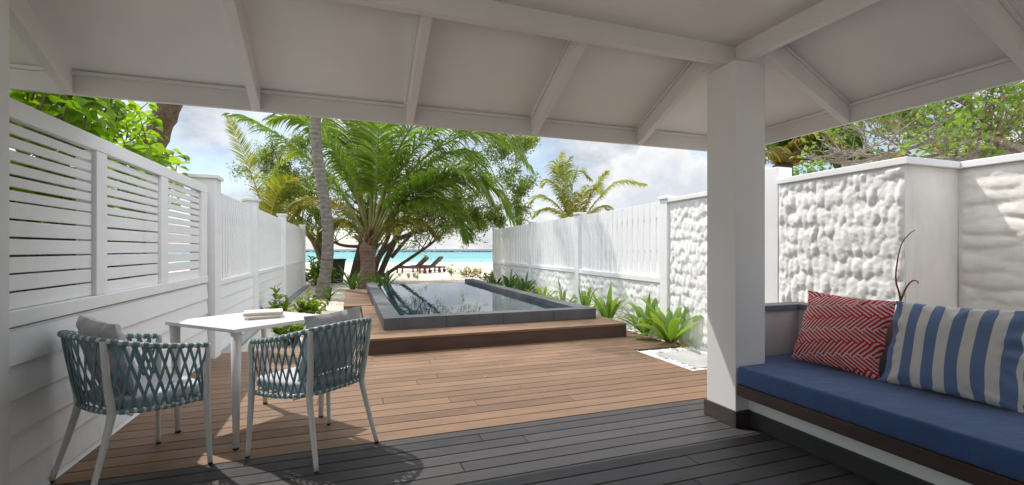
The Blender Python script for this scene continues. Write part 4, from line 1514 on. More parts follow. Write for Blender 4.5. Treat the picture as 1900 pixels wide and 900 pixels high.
# --- palm behind the right plaster wall (old brown fronds)
bc = P(1452, 306, 8.6)
bp = thing('coconut_palm', 'shaggy palm with browning lower fronds behind the plaster wall, next to the column', 'palm', (bc.x, bc.y, -0.08))
mb = MB(); mb.tube([(bc.x + 0.1, bc.y, -0.08), (bc.x + 0.05, bc.y, 1.2), bc], [0.2, 0.17, 0.17], 14, jit=0.04)
world_child(mb.build('trunk', M['palmbark2'], bp), bp)
mb = MB()
for k in range(16):
    a = rng.uniform(0, 6.28); e = rng.uniform(0.3, 1.2)
    d_ = Vector((math.sin(a) * math.cos(e), math.cos(a) * math.cos(e), math.sin(e)))
    mb.tube([bc + d_ * 0.05, bc + d_ * 0.3, bc + d_ * 0.5 + Vector((0, 0, -0.05))], [0.06, 0.045, 0.015], 6, jit=0.2)
world_child(mb.build('crown_fibre', M['fibre'], bp), bp)
for k, (px, ll, dr, mt) in enumerate((
        ([(1455, 300, 8.6), (1490, 255, 8.5), (1545, 235, 8.4), (1610, 285, 8.3)], 0.62, 1.3, 'palm'),
        ([(1455, 305, 8.6), (1500, 275, 8.3), (1555, 268, 8.1), (1612, 312, 8.0)], 0.55, 1.3, 'palm'),
        ([(1455, 300, 8.6), (1480, 230, 8.6), (1540, 190, 8.6), (1650, 215, 8.6)], 0.7, 1.3, 'palm'),
        ([(1458, 310, 8.6), (1510, 292, 8.8), (1575, 288, 9.0), (1640, 318, 9.2)], 0.5, 1.3, 'palm_dry'),
        ([(1455, 300, 8.6), (1500, 225, 9.0), (1580, 200, 9.4), (1700, 240, 9.8)], 0.75, 1.3, 'palm_dry'),
        ([(1450, 300, 8.6), (1425, 250, 8.6), (1380, 230, 8.6), (1330, 260, 8.6)], 0.65, 1.2, 'palm'),
        ([(1450, 295, 8.6), (1440, 220, 8.7), (1410, 150, 8.8), (1360, 110, 8.9)], 0.65, 1.2, 'palm'),
        ([(1452, 295, 8.6), (1462, 210, 8.8), (1500, 130, 9.0), (1570, 90, 9.2)], 0.7, 1.2, 'palm'),
        ([(1450, 305, 8.6), (1440, 285, 8.2), (1425, 280, 7.9), (1405, 300, 7.7)], 0.45, 1.2, 'palm_tip'),
        ([(1456, 305, 8.6), (1480, 272, 8.2), (1520, 252, 7.9), (1575, 275, 7.7)], 0.55, 1.3, 'palm_tip'),
        ([(1454, 300, 8.6), (1475, 265, 9.0), (1515, 240, 9.4), (1590, 250, 9.8)], 0.65, 1.2, 'palm'),
        ([(1448, 296, 8.6), (1468, 262, 8.4), (1496, 258, 8.2), (1522, 292, 8.1)], 0.45, 1.3, 'palm'),
        ([(1452, 300, 8.6), (1490, 280, 8.5), (1530, 284, 8.4), (1560, 318, 8.3)], 0.4, 1.3, 'palm'),
        ([(1452, 290, 8.6), (1476, 240, 8.3), (1520, 215, 8.0), (1590, 232, 7.8)], 0.62, 1.3, 'palm'))):
    rib = [P(*q) for q in px]
    Lr = sum((b_ - a_).length for a_, b_ in zip(rib, rib[1:]))
    palm_frond_part(bp, 'frond', M[mt], M['rachis_y'], base=rib[0], az=az_of(rib[-1] - rib[0]), e0=0, e1=0, L=Lr, leafL=ll, n=76, droop=dr * 0.8, seed=600 + k, w=0.036, rib=rib, start=0.08)
# second one further right, only fronds in view
kc = P(1790, 330, 11)
kp = thing('coconut_palm', 'palm with orange-tipped fronds far behind the bare-limbed tree over the plaster wall', 'palm', (kc.x, kc.y, -0.08))
mb = MB(); mb.tube([(kc.x, kc.y, -0.08), kc], [0.2, 0.17], 12, jit=0.05)
world_child(mb.build('trunk', M['palmbark2'], kp), kp)
for k in range(12):
    a = k * 137.5
    palm_frond_part(kp, 'frond', M['palm'] if k % 4 else M['palm_yellow'], M['rachis_y'], base=kc, az=R(a), e0=0.4 + 0.9 * (k % 5) / 5, e1=-0.5 + 0.3 * (k % 3), L=3.4, leafL=0.75, n=48, droop=0.8, seed=700 + k, w=0.036)


# --- leaves
def leaf_quad(mb, p, d, nrm, L, W, seg=2, heart=False, curl=0.15):
    d = d.normalized()
    s = d.cross(nrm)
    if s.length < 1e-4: s = d.orthogonal()
    s.normalize()
    nn = s.cross(d).normalized()
    if heart:
        prof = [(0.0, 0.12), (0.08, 0.62), (0.30, 1.0), (0.58, 0.72), (0.82, 0.30), (1.0, 0.0)]
    elif seg == 1:
        prof = [(0.0, 0.15), (0.45, 1.0), (1.0, 0.0)]
    else:
        prof = [(0.0, 0.15), (0.3, 0.9), (0.65, 0.85), (1.0, 0.0)]
    vs = []; fs = []
    for t, w in prof:
        c = p + d * (L * t) - nn * (curl * L * t * t)
        lift = nn * (0.18 * W * w)
        vs += [c + s * (W / 2 * w) + lift, c, c - s * (W / 2 * w) + lift]
    for i in range(len(prof) - 1):
        a = i * 3
        fs += [(a, a + 1, a + 4, a + 3), (a + 1, a + 2, a + 5, a + 4)]
    mb.add(vs, fs, False)


def rvec(r, z0=-1, z1=1):
    a = r.uniform(0, 6.283); z = r.uniform(z0, z1)
    q = math.sqrt(max(0, 1 - z * z))
    return Vector((q * math.cos(a), q * math.sin(a), z))


def branch(mb, p, d, L, rad, depth, tips, r, spread=0.7, up=0.1, nchild=(2, 3), shrink=0.68):
    pts = [p.copy()]
    k = 5
    dd = d.normalized()
    for i in range(k):
        dd = (dd + rvec(r) * 0.22 + Vector((0, 0, up * 0.3))).normalized()
        pts.append(pts[-1] + dd * (L / k))
    mb.tube(pts, [rad * (1 - 0.4 * i / k) for i in range(k + 1)], 6 if rad > 0.02 else 5, cap=False)
    if depth == 0:
        tips.append((pts[-1], dd)); tips.append((pts[3], dd))
        return
    if depth <= 2:
        tips.append((pts[-1], dd))
    for c in range(r.randint(*nchild)):
        i = r.randint(3, k)
        nd = (dd + rvec(r) * spread + Vector((0, 0, up))).normalized()
        branch(mb, pts[i], nd, L * shrink * r.uniform(0.75, 1.2), rad * 0.58, depth - 1, tips, r, spread, up, nchild, shrink)


# --- spreading beach tree with many leaning dark limbs
r = random.Random(21)
tb0 = P(664, 524, 18.5); tb0.z = -0.1
bt = thing('spreading_tree', 'wide small-leaved beach tree with dark leaning limbs behind the coconut palm', 'tree', tuple(tb0))
limb_px = [
    ([(655, 522, 18.5), (668, 470, 18.6), (676, 430, 18.8), (668, 380, 19.0), (640, 330, 19.2)], 0.30),
    ([(690, 522, 18.4), (706, 474, 18.2), (745, 440, 18.0), (800, 425, 17.8), (835, 408, 17.6)], 0.17),
    ([(700, 520, 18.5), (722, 470, 18.8), (760, 400, 19.2), (820, 330, 19.6), (870, 290, 20)], 0.19),
    ([(712, 512, 18.2), (760, 480, 17.8), (800, 452, 17.4), (840, 418, 17.2), (880, 395, 17.0)], 0.11),
    ([(690, 500, 18.4), (720, 440, 18.0), (735, 390, 17.6), (780, 330, 17.2)], 0.15),
    ([(612, 522, 18.8), (585, 452, 19.2), (560, 418, 19.4), (540, 360, 19.6), (520, 310, 19.8)], 0.22),
    ([(600, 470, 19.0), (590, 430, 19.2), (610, 390, 19.4), (600, 340, 19.6)], 0.10),
    ([(690, 458, 18.6), (640, 456, 18.2), (612, 446, 18.0), (570, 430, 17.8), (540, 400, 17.6)], 0.10),
    ([(726, 478, 18.2), (770, 430, 18.6), (850, 380, 19.0), (910, 345, 19.4)], 0.11),
]
mt = MB(); tips = []
for li, (px, rad) in enumerate(limb_px):
    pts = [P(*q) for q in px]
    if li in (0, 1, 2, 5): pts[0].z = -0.1
    c = catmull(pts, 6)
    mt.tube(c, [rad * 0.72 * (1 - 0.72 * i / (len(c) - 1)) for i in range(len(c))], 8, jit=0.06)
    for i in range(len(c) // 3, len(c), 2):
        for q in range(2):
            t = (c[min(i + 1, len(c) - 1)] - c[i - 1]).normalized()
            d_ = (t * 0.6 + rvec(r, -0.3, 1) * 0.9).normalized()
            branch(mt, c[i], d_, r.uniform(0.7, 1.5), rad * 0.20 * (1 - 0.5 * i / len(c)) + 0.004, 2, tips, r, 0.9, 0.12)
# extra leafy clumps that fill the crown's upper outline
for (u, v, d, s) in ((930, 300, 18.6, 0.9), (955, 350, 18.4, 0.7), (945, 385, 18.2, 0.6), (900, 260, 19, 1.1), (850, 250, 19.2, 1.2), (780, 235, 19.4, 1.2), (915, 410, 18, 0.5), (540, 330, 19.4, 0.8), (500, 320, 19.6, 0.6), (560, 290, 19.6, 0.8), (620, 250, 19.8, 1.0), (965, 275, 18.8, 0.5), (880, 420, 17.8, 0.5), (700, 250, 19.5, 1.0)):
    c0 = P(u, v, d)
    for k in range(7):
        o_ = c0 + rvec(r) * s * 0.5
        branch(mt, o_, (rvec(r) + (o_ - tb0).normalized()).normalized(), s * 0.6, 0.012, 2, tips, r, 0.9, 0.1)
world_child(mt.build('trunk', M['bark'], bt), bt)
ml = MB()
for (p, d_) in tips:
    for k in range(r.randint(11, 17)):
        q = p + rvec(r) * r.uniform(0.03, 0.30)
        leaf_quad(ml, q, (d_ * 0.4 + rvec(r)).normalized(), rvec(r, 0.1, 1), r.uniform(0.06, 0.12), r.uniform(0.04, 0.065), 1)
world_child(ml.build('crown', M['leaf_small'], bt), bt)

# --- big heart-leaved tree beyond the left fence
r = random.Random(5)
lt0 = P(255, 320, 7.4); 
hb = Vector((lt0.x - 0.5, lt0.y + 0.1, -0.08))
ht = thing('heart_leaved_tree', 'large-leaved green tree with leaning ridged trunk behind the slatted fence', 'tree', tuple(hb))
mt = MB(); tips = []
tr = [hb, P(238, 400, 7.4), P(262, 320, 7.3), P(285, 265, 7.2), P(310, 205, 7.1), P(340, 130, 7.0), P(365, 40, 6.9)]
c = catmull(tr, 5)
mt.tube(c, [0.19 - 0.05 * i / len(c) + 0.008 * math.sin(i * 1.7) for i in range(len(c))], 14, jit=0.07)
tw = MB()
twigs = []
for k in range(140):
    u = r.uniform(-40, 325)
    vf = 185 + 0.436 * (u - 22)
    vmin = 95 if u < 185 else 95 + (u - 185) * 1.75
    v = r.uniform(min(vmin, vf), vf + 55)
    dmin = 1.72 / -(math.sin(YAW) + math.cos(YAW) * (u - 950) / 850)
    d = dmin * r.uniform(1.04, 1.5)
    b0 = P(u, v, d)
    if b0.y < 3.8 and b0.z > 1.8: continue
    tp = b0 + Vector((r.uniform(-0.12, 0.03), r.uniform(-0.2, 0.2), r.uniform(0.08, 0.28)))
    b1 = b0 - Vector((0.05, 0, r.uniform(0.1, 0.3)))
    cc_ = catmull([b1, b0, tp], 3)
    twigs.append(cc_)
    tw.tube(cc_, [0.007 - 0.0006 * i for i in range(len(cc_))], 5)
# right-hand spray hanging past the trunk over the fence
for (u0, v0, u1, v1, d) in ((250, 300, 338, 292, 6.3), (255, 285, 330, 305, 6.6), (240, 260, 300, 215, 6.2), (235, 250, 275, 190, 6.5), (230, 300, 320, 285, 6.0), (220, 280, 290, 250, 6.2), (200, 250, 260, 205, 5.9)):
    a_, b_ = P(u0, v0, d), P(u1, v1, d)
    cc_ = catmull([a_, a_.lerp(b_, 0.5) + Vector((0, 0, 0.08)), b_], 5)
    twigs.append(cc_); tw.tube(cc_, [0.011 - 0.0007 * i for i in range(len(cc_))], 5)
mt.add(tw.v, tw.f, True)
world_child(mt.build('trunk', M['bark2'], ht), ht)
ml = MB()
for cc_ in twigs:
    for i in range(1, len(cc_)):
        for k in range(2):
            p = cc_[i].lerp(cc_[i - 1], r.random())
            d_ = rvec(r, -0.5, 0.5)
            st = d_ * r.uniform(0.04, 0.12) + Vector((0, 0, 0.02))
            q = p + st
            ld = (d_ + Vector((0, 0, r.uniform(-0.9, 0.1)))).normalized()
            s = r.uniform(0.08, 0.145)
            leaf_quad(ml, q, ld, (Vector((0, 0, 1)) + rvec(r) * 0.5).normalized(), s, s * r.uniform(0.75, 0.95), heart=True)
world_child(ml.build('crown', M['leaf_big'], ht), ht)


# --- shrubs filling the garden behind the fences
def bush(name, label, cat, c, rx, ry, h, n, lm, L, W, seed, group=None, stem=M['bark'], shape='bush'):
    r = random.Random(seed)
    root = thing(name, label, cat, c, 0, group)
    ms, ml = MB(), MB()
    base = Vector((0, 0, 0))
    for k in range(n):
        a = r.uniform(0, 6.283); q = math.sqrt(r.random())
        tip = Vector((math.cos(a) * q * rx, math.sin(a) * q * ry, h * r.uniform(0.35, 1.0) * (1 - 0.4 * q)))
        b0 = Vector((tip.x * 0.25, tip.y * 0.25, 0))
        pts = [b0, b0.lerp(tip, 0.5) + Vector((0, 0, 0.05 * h)), tip]
        ms.tube(pts, [0.009, 0.007, 0.004], 4, cap=False)
        ln = max(5, int(6 * h / max(L * 3, 0.1)))
        for j in range(ln + 5):
            f = 1 - (j / (ln + 5)) * 0.65
            p = b0.lerp(tip, f) + rvec(r) * 0.02
            d_ = (rvec(r, -0.2, 0.9) + Vector((0, 0, 0.25 if j < 6 else -0.1))).normalized()
            leaf_quad(ml, p, d_, (Vector((0, 0, 1)) + rvec(r) * 0.7).normalized(), L * r.uniform(0.7, 1.2), W * r.uniform(0.8, 1.2), 2)
    ms.build('stems', stem, root)
    ml.build('foliage', lm, root)
    return root


gl = 'shrubs behind the slatted fence'
for k, (x, y) in enumerate(((-2.7, 2.6), (-2.65, 3.7), (-2.6, 4.9), (-3.0, 6.4), (-3.8, 8.4), (-4.4, 3.4), (-4.6, 5.6), (-4.4, 10.5), (-3.6, 5.3), (-5.0, 8.2), (-6.2, 10.8))):
    bush('shrub', 'green shrub filling the garden behind the slatted fence', 'shrub', (x, y, -0.06), 0.95, 0.95, 2.5 if k < 7 else 2.9, 120, M['leaf_big'] if k % 2 == 0 else M['leaf_shade'], 0.20, 0.14, 60 + k, gl)
# right of the left fence: bright sea-lettuce shrubs on the sand
bush('beach_shrub', 'bright green shrub on the sand behind the dining table', 'shrub', (-0.75, 6.9, -0.06), 0.28, 0.30, 0.55, 20, M['leaf_bush'], 0.13, 0.05, 81)
bush('beach_shrub', 'bright green shrub at the foot of the grey palm trunk', 'shrub', (-0.70, 9.6, -0.06), 0.30, 0.30, 0.52, 20, M['leaf_bush'], 0.14, 0.055, 82)
bush('beach_shrub', 'small green shrub close to the left picket fence', 'shrub', (-1.25, 9.2, -0.06), 0.22, 0.25, 0.72, 10, M['leaf_bush'], 0.13, 0.05, 83)
p = P(588, 525, 16.5)
bush('beach_shrub', 'tall light green shrub at the far end of the left picket fence', 'shrub', (p.x, p.y, -0.06), 0.7, 0.7, 1.15, 46, M['leaf_bush'], 0.16, 0.07, 84)
p = P(868, 512, 21.5)
bush('beach_shrub', 'sparse yellowing shrub on the open sand beyond the pool', 'shrub', (p.x, p.y, -0.06), 0.75, 0.5, 0.62, 20, M['leaf_dry'], 0.15, 0.06, 85, stem=M['twig'])
p = P(908, 520, 18.0)
bush('beach_shrub', 'low yellow-green shrub at the end of the right picket fence', 'shrub', (p.x, p.y, -0.06), 0.5, 0.4, 0.42, 18, M['leaf_dry'], 0.12, 0.06, 86)
p = P(838, 505, 22.5)
bush('beach_shrub', 'dry yellow sprig of seaside shrub nearest the loungers', 'shrub', (p.x, p.y, -0.06), 0.22, 0.2, 0.75, 5, M['palm_yellow'], 0.2, 0.05, 87, stem=M['twig'])
# bare twigs on the sand shrub
bt2 = MB(); r = random.Random(12)
for k in range(9):
    p = P(r.uniform(872, 900), 513, 20.5); p.z = -0.06
    t = p + Vector((r.uniform(-0.3, 0.5), r.uniform(-0.2, 0.2), r.uniform(0.5, 0.95)))
    m_ = p.lerp(t, 0.5) + Vector((r.uniform(-0.1, 0.1), 0, 0))
    bt2.tube([p, m_, t], [0.009, 0.007, 0.003], 5)
    bt2.tube([m_, m_ + Vector((r.uniform(-0.25, 0.25), 0, r.uniform(0.15, 0.35)))], [0.005, 0.002], 4)
tag(bt2.build('bare_shrub', M['twig']), 'leafless twiggy shrub on the sand between pool and lagoon', 'shrub')

# small seedlings on the sand
for k, (u, v, d) in enumerate(((758, 515, 20.5), (768, 512, 21.0), (775, 517, 20.0), (742, 505, 22))):
    p = P(u, v, d)
    bush('seedling', 'tiny green seedling sprouting from the sand near the loungers', 'seedling', (p.x, p.y, -0.06), 0.09, 0.09, 0.22, 3, M['leaf_bush'], 0.10, 0.045, 90 + k, 'seedlings on the sand')


# --- strap-leaved lilies
def lily(label, c, n, L, W, lm, seed, flowers=0, dead=0, group='strap lilies beside the pool wall', spread=1.0):
    r = random.Random(seed)
    root = thing('strap_lily', label, 'lily', c, 0, group)
    ml, md = MB(), MB()
    def strap(mb, a, e, L, W, bend):
        d_ = Vector((math.cos(a) * math.cos(e), math.sin(a) * math.cos(e), math.sin(e)))
        p = Vector((math.cos(a) * 0.03, math.sin(a) * 0.03, 0.05))
        K = 9
        s = Vector((-math.sin(a), math.cos(a), 0))
        tw = r.uniform(-0.4, 0.4)
        vs = []
        for i in range(K + 1):
            t = i / K
            w = W * (0.55 + 0.45 * min(1, t / 0.35)) * (1 if t < 0.6 else max(0.02, 1 - ((t - 0.6) / 0.4) ** 1.6))
            nn = s.cross(d_).normalized()
            s2 = s * math.cos(tw * t) + nn * math.sin(tw * t)
            vs += [p + s2 * w / 2 + nn * w * 0.16, p, p - s2 * w / 2 + nn * w * 0.16]
            p = p + d_ * (L / K)
            d_ = (d_ + Vector((0, 0, -1)) * bend * (0.06 + 0.22 * t)).normalized()
        fs = []
        for i in range(K):
            b_ = i * 3
            fs += [(b_, b_ + 1, b_ + 4, b_ + 3), (b_ + 1, b_ + 2, b_ + 5, b_ + 4)]
        mb.add(vs, fs, True)
    for k in range(n):
        a = k * 2.399 + r.uniform(-0.3, 0.3)
        e = r.uniform(0.65, 1.45) if spread >= 1 else r.uniform(0.95, 1.5)
        strap(ml, a, e, L * r.uniform(0.7, 1.15), W * r.uniform(0.75, 1.2), r.uniform(0.5, 2.4))
    ml.tube([(0, 0, -0.02), (0, 0, 0.16)], [0.045, 0.03], 8)
    ml.build('leaves', lm, root)
    if dead:
        for k in range(dead):
            strap(md, r.uniform(2.2, 5.2), r.uniform(-0.1, 0.5), L * 0.45, W * 0.7, 2.2)
        md.build('dying_leaves', M['leaf_lily_dead'], root)
    for f in range(flowers):
        mf = MB()
        a = r.uniform(0, 6.28)
        top = Vector((math.cos(a) * 0.1, math.sin(a) * 0.1, L * r.uniform(0.72, 0.85)))
        mf.tube([(0, 0, 0.1), top * 0.6 + Vector((0, 0, 0.05)), top], [0.009, 0.008, 0.007], 6)
        for q in range(34):
            d_ = rvec(r, -0.4, 1)
            leaf_quad(mf, top, d_, rvec(r), r.uniform(0.06, 0.11), 0.009, 1, curl=0.4)
        mf.build('flower', M['flower'], root)
    return root


lil = [
    (4.05, 5.10, 15, 0.82, 0.115, 'leaf_lily', 0, 2, 'largest strap lily, against the plaster wall beside the white pebbles', 1),
    (4.10, 5.72, 16, 0.70, 0.075, 'leaf_lily', 2, 2, 'strap lily with two faded flower heads at the near end of the picket fence', 1),
    (3.98, 6.6, 13, 0.70, 0.08, 'leaf_lily', 1, 2, 'upright strap lily with one flower head behind the platform corner', 0.6),
    (4.08, 7.5, 13, 0.70, 0.08, 'leaf_lily', 1, 0, 'strap lily with a seed head in the middle of the pool-side row', 1),
    (4.12, 8.5, 9, 0.58, 0.08, 'leaf_lily', 1, 0, 'strap lily with a pale flower head below the second fence post', 1),
    (4.15, 9.6, 14, 0.66, 0.075, 'leaf_lily', 0, 0, 'flowerless strap lily in front of the third fence bay', 1),
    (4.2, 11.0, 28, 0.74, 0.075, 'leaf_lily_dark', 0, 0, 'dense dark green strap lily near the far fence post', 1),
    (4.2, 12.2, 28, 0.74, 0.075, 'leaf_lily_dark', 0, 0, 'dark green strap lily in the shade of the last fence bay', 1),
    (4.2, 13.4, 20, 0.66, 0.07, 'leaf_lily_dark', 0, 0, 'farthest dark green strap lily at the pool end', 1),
]
for k, (x, y, n, L, W, lm, fl, dd_, lb, sp_) in enumerate(lil):
    lily(lb, (x, y, -0.05), n, L, W, M[lm], 800 + k, fl, dd_, spread=sp_)
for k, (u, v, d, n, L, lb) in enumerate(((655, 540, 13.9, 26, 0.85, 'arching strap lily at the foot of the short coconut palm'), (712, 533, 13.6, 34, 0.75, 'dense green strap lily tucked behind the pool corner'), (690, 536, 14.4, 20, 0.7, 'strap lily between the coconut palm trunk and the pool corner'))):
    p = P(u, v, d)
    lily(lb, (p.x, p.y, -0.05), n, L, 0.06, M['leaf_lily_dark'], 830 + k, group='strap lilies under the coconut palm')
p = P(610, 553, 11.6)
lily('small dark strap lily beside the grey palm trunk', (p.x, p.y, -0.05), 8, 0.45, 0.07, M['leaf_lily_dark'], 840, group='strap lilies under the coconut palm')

# --- tangled bare-limbed tree behind the right wall
r = random.Random(33)
tg0 = P(1990, 345, 6.6)
tg = thing('tangled_tree', 'pale twisted bare-limbed tree with thin leaves leaning over the plaster wall', 'tree', (tg0.x, tg0.y, -0.08))
mt = MB(); tips = []
def limb(px, r0, r1, sub=True, n=2):
    c = catmull([P(*q) for q in px], 6)
    m_ = len(c)
    mt.tube(c, [r0 + (r1 - r0) * i / (m_ - 1) for i in range(m_)], 8, jit=0.08)
    if sub:
        for i in range(2, m_, 3):
            for q in range(n):
                d_ = ((c[i] - c[i - 2]).normalized() * 0.8 + rvec(r, -0.3, 1.0)).normalized()
                branch(mt, c[i], d_, r.uniform(0.25, 0.55), r1 * 0.8 + 0.003, 2, tips, r, 0.9, 0.15, (1, 3), 0.7)
limb([(2010, 340, 6.4), (1900, 285, 6.3), (1800, 292, 6.2), (1720, 300, 6.1), (1660, 290, 6.0), (1620, 300, 6.0)], 0.085, 0.03)
limb([(1930, 290, 6.2), (1860, 262, 6.1), (1800, 248, 6.0), (1740, 258, 5.9), (1690, 275, 5.8), (1640, 290, 5.7), (1580, 302, 5.7)], 0.05, 0.009)
limb([(1870, 268, 6.2), (1835, 235, 6.2), (1805, 205, 6.2), (1780, 185, 6.2)], 0.03, 0.014)
limb([(1790, 250, 6.0), (1760, 240, 5.9), (1700, 233, 5.8), (1640, 262, 5.7), (1560, 300, 5.6)], 0.015, 0.005)
limb([(1900, 240, 6.4), (1860, 225, 6.3), (1790, 215, 6.2), (1700, 240, 6.1), (1650, 250, 6.0)], 0.02, 0.006)
limb([(1935, 200, 6.5), (1870, 232, 6.3), (1840, 260, 6.2)], 0.022, 0.012)
limb([(1850, 240, 6.2), (1862, 200, 6.2), (1858, 160, 6.2)], 0.018, 0.008)
limb([(1780, 300, 6.1), (1770, 268, 6.1), (1755, 225, 6.1), (1730, 190, 6.1)], 0.014, 0.006)
limb([(1690, 285, 6.0), (1640, 255, 6.2), (1600, 240, 6.4)], 0.014, 0.005)
mt.tube(catmull([Vector((tg0.x, tg0.y, -0.08)), Vector((tg0.x, tg0.y, 1.0)), P(2010, 340, 6.4)], 4), [0.16, 0.15, 0.14, 0.13, 0.12, 0.12, 0.11, 0.1, 0.09], 10, jit=0.06)
world_child(mt.build('trunk', M['barkpale'], tg), tg)
ml, md = MB(), MB()
for (p, d_) in tips:
    if r.random() < 0.25: continue
    if (p - P(1640, 300, 5.9)).dot(RT) < 0 and r.random() < 0.85: continue
    for k in range(r.randint(2, 5)):
        tgt = ml if r.random() < 0.96 else md
        leaf_quad(tgt, p + rvec(r) * r.uniform(0.02, 0.12), (d_ * 0.4 + rvec(r)).normalized(), rvec(r, 0.1, 1), r.uniform(0.05, 0.09), r.uniform(0.035, 0.06), 1)
cr_ = world_child(ml.build('crown', M['leaf_lily'], tg), tg)
world_child(md.build('dead_leaves', M['leaf_brown'], tg), tg)
# green shrubs further behind the wall
gr = 'shrubs behind the plaster wall'
for k, (u, d, h) in enumerate(((1600, 10.5, 3.9), (1680, 12, 4.3), (1760, 10, 4.0), (1850, 11, 4.6), (1940, 10, 4.6), (1535, 11.5, 4.7), (2030, 9, 4.4), (1480, 11.0, 4.6), (1570, 9.2, 3.8))):
    p = P(u, 460, d)
    bush('shrub', 'tall green shrub in the thicket behind the plaster wall', 'shrub', (p.x, p.y, -0.06), 1.3, 1.3, h, 120, M['leaf_lily'] if k % 2 else M['leaf_small'], 0.12, 0.07, 120 + k, gr)

# --- bare reddish twig behind the bench
mb = MB()
a = [Vector((3.66, 2.13, 0.0)), Vector((3.65, 2.14, 0.55)), Vector((3.65, 2.128, 0.86)), Vector((3.65, 2.155, 1.0)), Vector((3.65, 2.156, 1.10)), Vector((3.65, 2.126, 1.268)), Vector((3.65, 2.075, 1.345)), Vector((3.65, 2.041, 1.372))]
mb.tube(catmull(a, 5), [0.0085 - 0.00018 * i for i in range(36)], 8, jit=0.12)
b_ = [Vector((3.65, 2.128, 0.88)), Vector((3.65, 2.095, 0.97)), Vector((3.65, 2.06, 1.02)), Vector((3.65, 2.03, 1.022)), Vector((3.65, 2.022, 1.005))]
mb.tube(catmull(b_, 4), [0.0065 - 0.0002 * i for i in range(17)], 8, jit=0.12)
tag(mb.build('bare_twig', M['twig']), 'bare red-brown forked twig rising behind the red pillow', 'twig')

# ------------------------------------------------------------------ dark planter by the tree
p = P(623, 520, 17.8)
pt = thing('planter', 'tall black tapered planter half hidden behind the grey palm trunk', 'planter', (p.x, p.y, -0.06))
mb = MB()
def taper(mb, z0, z1, a, b_):
    mb.hexa([(-a, -a, z0), (a, -a, z0), (a, a, z0), (-a, a, z0), (-b_, -b_, z1), (b_, -b_, z1), (b_, b_, z1), (-b_, b_, z1)])
taper(mb, 0, 0.88, 0.22, 0.31)
mb.build('pot', M['bin'], pt, bevel=0.02)
mb = MB(); mb.box(-0.34, 0.34, -0.34, 0.34, 0.881, 0.93)
mb.build('rim', M['bin'], pt, bevel=0.012)
pt.rotation_euler.z = R(12)


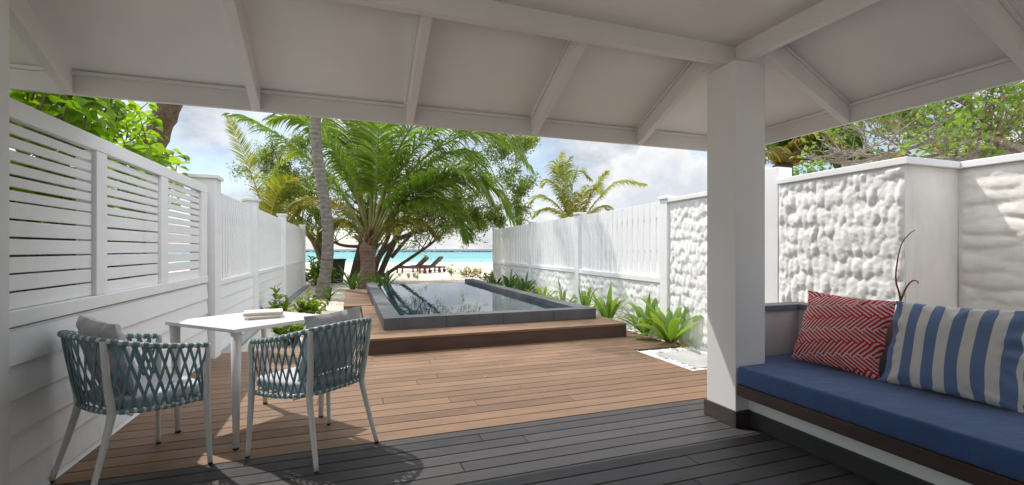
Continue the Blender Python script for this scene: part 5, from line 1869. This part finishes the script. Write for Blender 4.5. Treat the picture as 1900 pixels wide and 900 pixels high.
# ------------------------------------------------------------------ sun loungers
def lounger(label):
    root = thing('sun_lounger', label, 'sun lounger', group='sun loungers on the beach')
    mb = MB()
    for y in (-0.30, 0.30):
        mb.box(-1.0, 1.0, y - 0.02, y + 0.02, 0.27, 0.34)
    mb.box(-1.0, -0.96, -0.28, 0.28, 0.272, 0.338); mb.box(0.96, 1.0, -0.28, 0.28, 0.272, 0.338)
    for k in range(10):
        x = -0.92 + k * 0.125
        mb.box(x, x + 0.09, -0.28, 0.28, 0.325, 0.345)
    mb.build('frame', M['lounger'], root, bevel=0.004)
    for x, s in ((-0.78, -1), (0.55, 1), ):
        for y in (-0.29, 0.29):
            mb = MB(); mb.box(x - 0.04, x + 0.04, y - 0.022, y + 0.022, 0.0, 0.268)
            mb.build('leg', M['lounger'], root, bevel=0.004)
    for y in (-0.34, 0.34):
        mb = MB()
        mb.tube([(0.86, y - 0.02, 0.1), (0.86, y + 0.02, 0.1)], 0.1, 18)
        mb.build('wheel', M['lounger'], root, bevel=0.006)
        mb = MB(); mb.box(0.82, 0.90, y * 0.86 - 0.02, y * 0.86 + 0.02, 0.06, 0.268)
        mb.build('wheel_bracket', M['lounger'], root, bevel=0.003)
    mb = MB(); mb.box(-0.7, 0.82, -0.015, 0.015, 0.10, 0.14)
    mb.build('stretcher', M['lounger'], root)
    # raised back
    c, s = math.cos(R(42)), math.sin(R(42))
    def bk(mb, x0, x1, y0, y1, z0, z1):
        ps = []
        for z in (z0, z1):
            for (x, y) in ((x0, y0), (x1, y0), (x1, y1), (x0, y1)):
                ps.append((0.28 + x * c - z * s, y, 0.35 + x * s + z * c))
        mb.hexa(ps)
    mb = MB()
    bk(mb, 0, 0.72, -0.28, -0.24, -0.03, 0.01); bk(mb, 0, 0.72, 0.24, 0.28, -0.03, 0.01)
    for k in range(6):
        bk(mb, 0.02 + k * 0.12, 0.10 + k * 0.12, -0.238, 0.238, -0.012, 0.006)
    b_ = mb.build('backrest', M['lounger'], root, bevel=0.003)
    mb = MB(); mb.tube([(0.28 + 0.5 * c, -0.2, 0.35 + 0.5 * s - 0.03), (0.85, -0.2, 0.33)], 0.012, 6); mb.tube([(0.28 + 0.5 * c, 0.2, 0.35 + 0.5 * s - 0.03), (0.85, 0.2, 0.33)], 0.012, 6)
    mb.build('prop', M['lounger'], b_)
    mb = MB()
    mb.box(-0.96, 0.27, -0.27, 0.27, 0.347, 0.41)
    bk(mb, 0.0, 0.78, -0.27, 0.27, 0.012, 0.075)
    mb.build('pad', M['loungerpad'], root, bevel=0.02)
    return root


l1 = lounger('dark timber sun lounger with raised back, nearer the coconut palm')
l2 = copy_tree(l1)
l2['label'] = 'dark timber sun lounger with raised back, nearer the yellowing shrub'
for l_, (u, v, d) in ((l1, (766, 507, 25.0)), (l2, (794, 505, 26.2))):
    p = P(u, v, d)
    l_.location = (p.x, p.y, -0.075)
    l_.rotation_euler = (0, 0, -YAW - R(14))


# ------------------------------------------------------------------ fallen leaves
r = random.Random(77)
for k in range(26):
    if k < 18:
        p = P(r.uniform(585, 640), 560, 11.6 + r.uniform(-1.2, 1.2)); x, y, z = p.x, p.y, -0.052
        lb, g = 'dry brown leaf fallen on the sand by the grey palm trunk', 'leaves fallen on the sand'
    else:
        x, y, z = r.uniform(0.3, 2.2), r.uniform(2.1, 5.2), 0.004
        lb, g = 'small dry leaf fallen on the deck boards', 'leaves fallen on the deck'
    ml = MB()
    s_ = r.uniform(0.05, 0.09) if k < 18 else r.uniform(0.02, 0.035)
    leaf_quad(ml, Vector((0, 0, 0)), rvec(r, -0.05, 0.05), Vector((0, 0, 1)) + rvec(r) * 0.15, s_, s_ * 0.5, 2, curl=-0.12)
    o = ml.build('fallen_leaf', M['leaf_brown'] if k % 3 else M['leaf_lily_dead'])
    o.location = (x, y, z + 0.004)
    tag(o, lb, 'leaf', g)
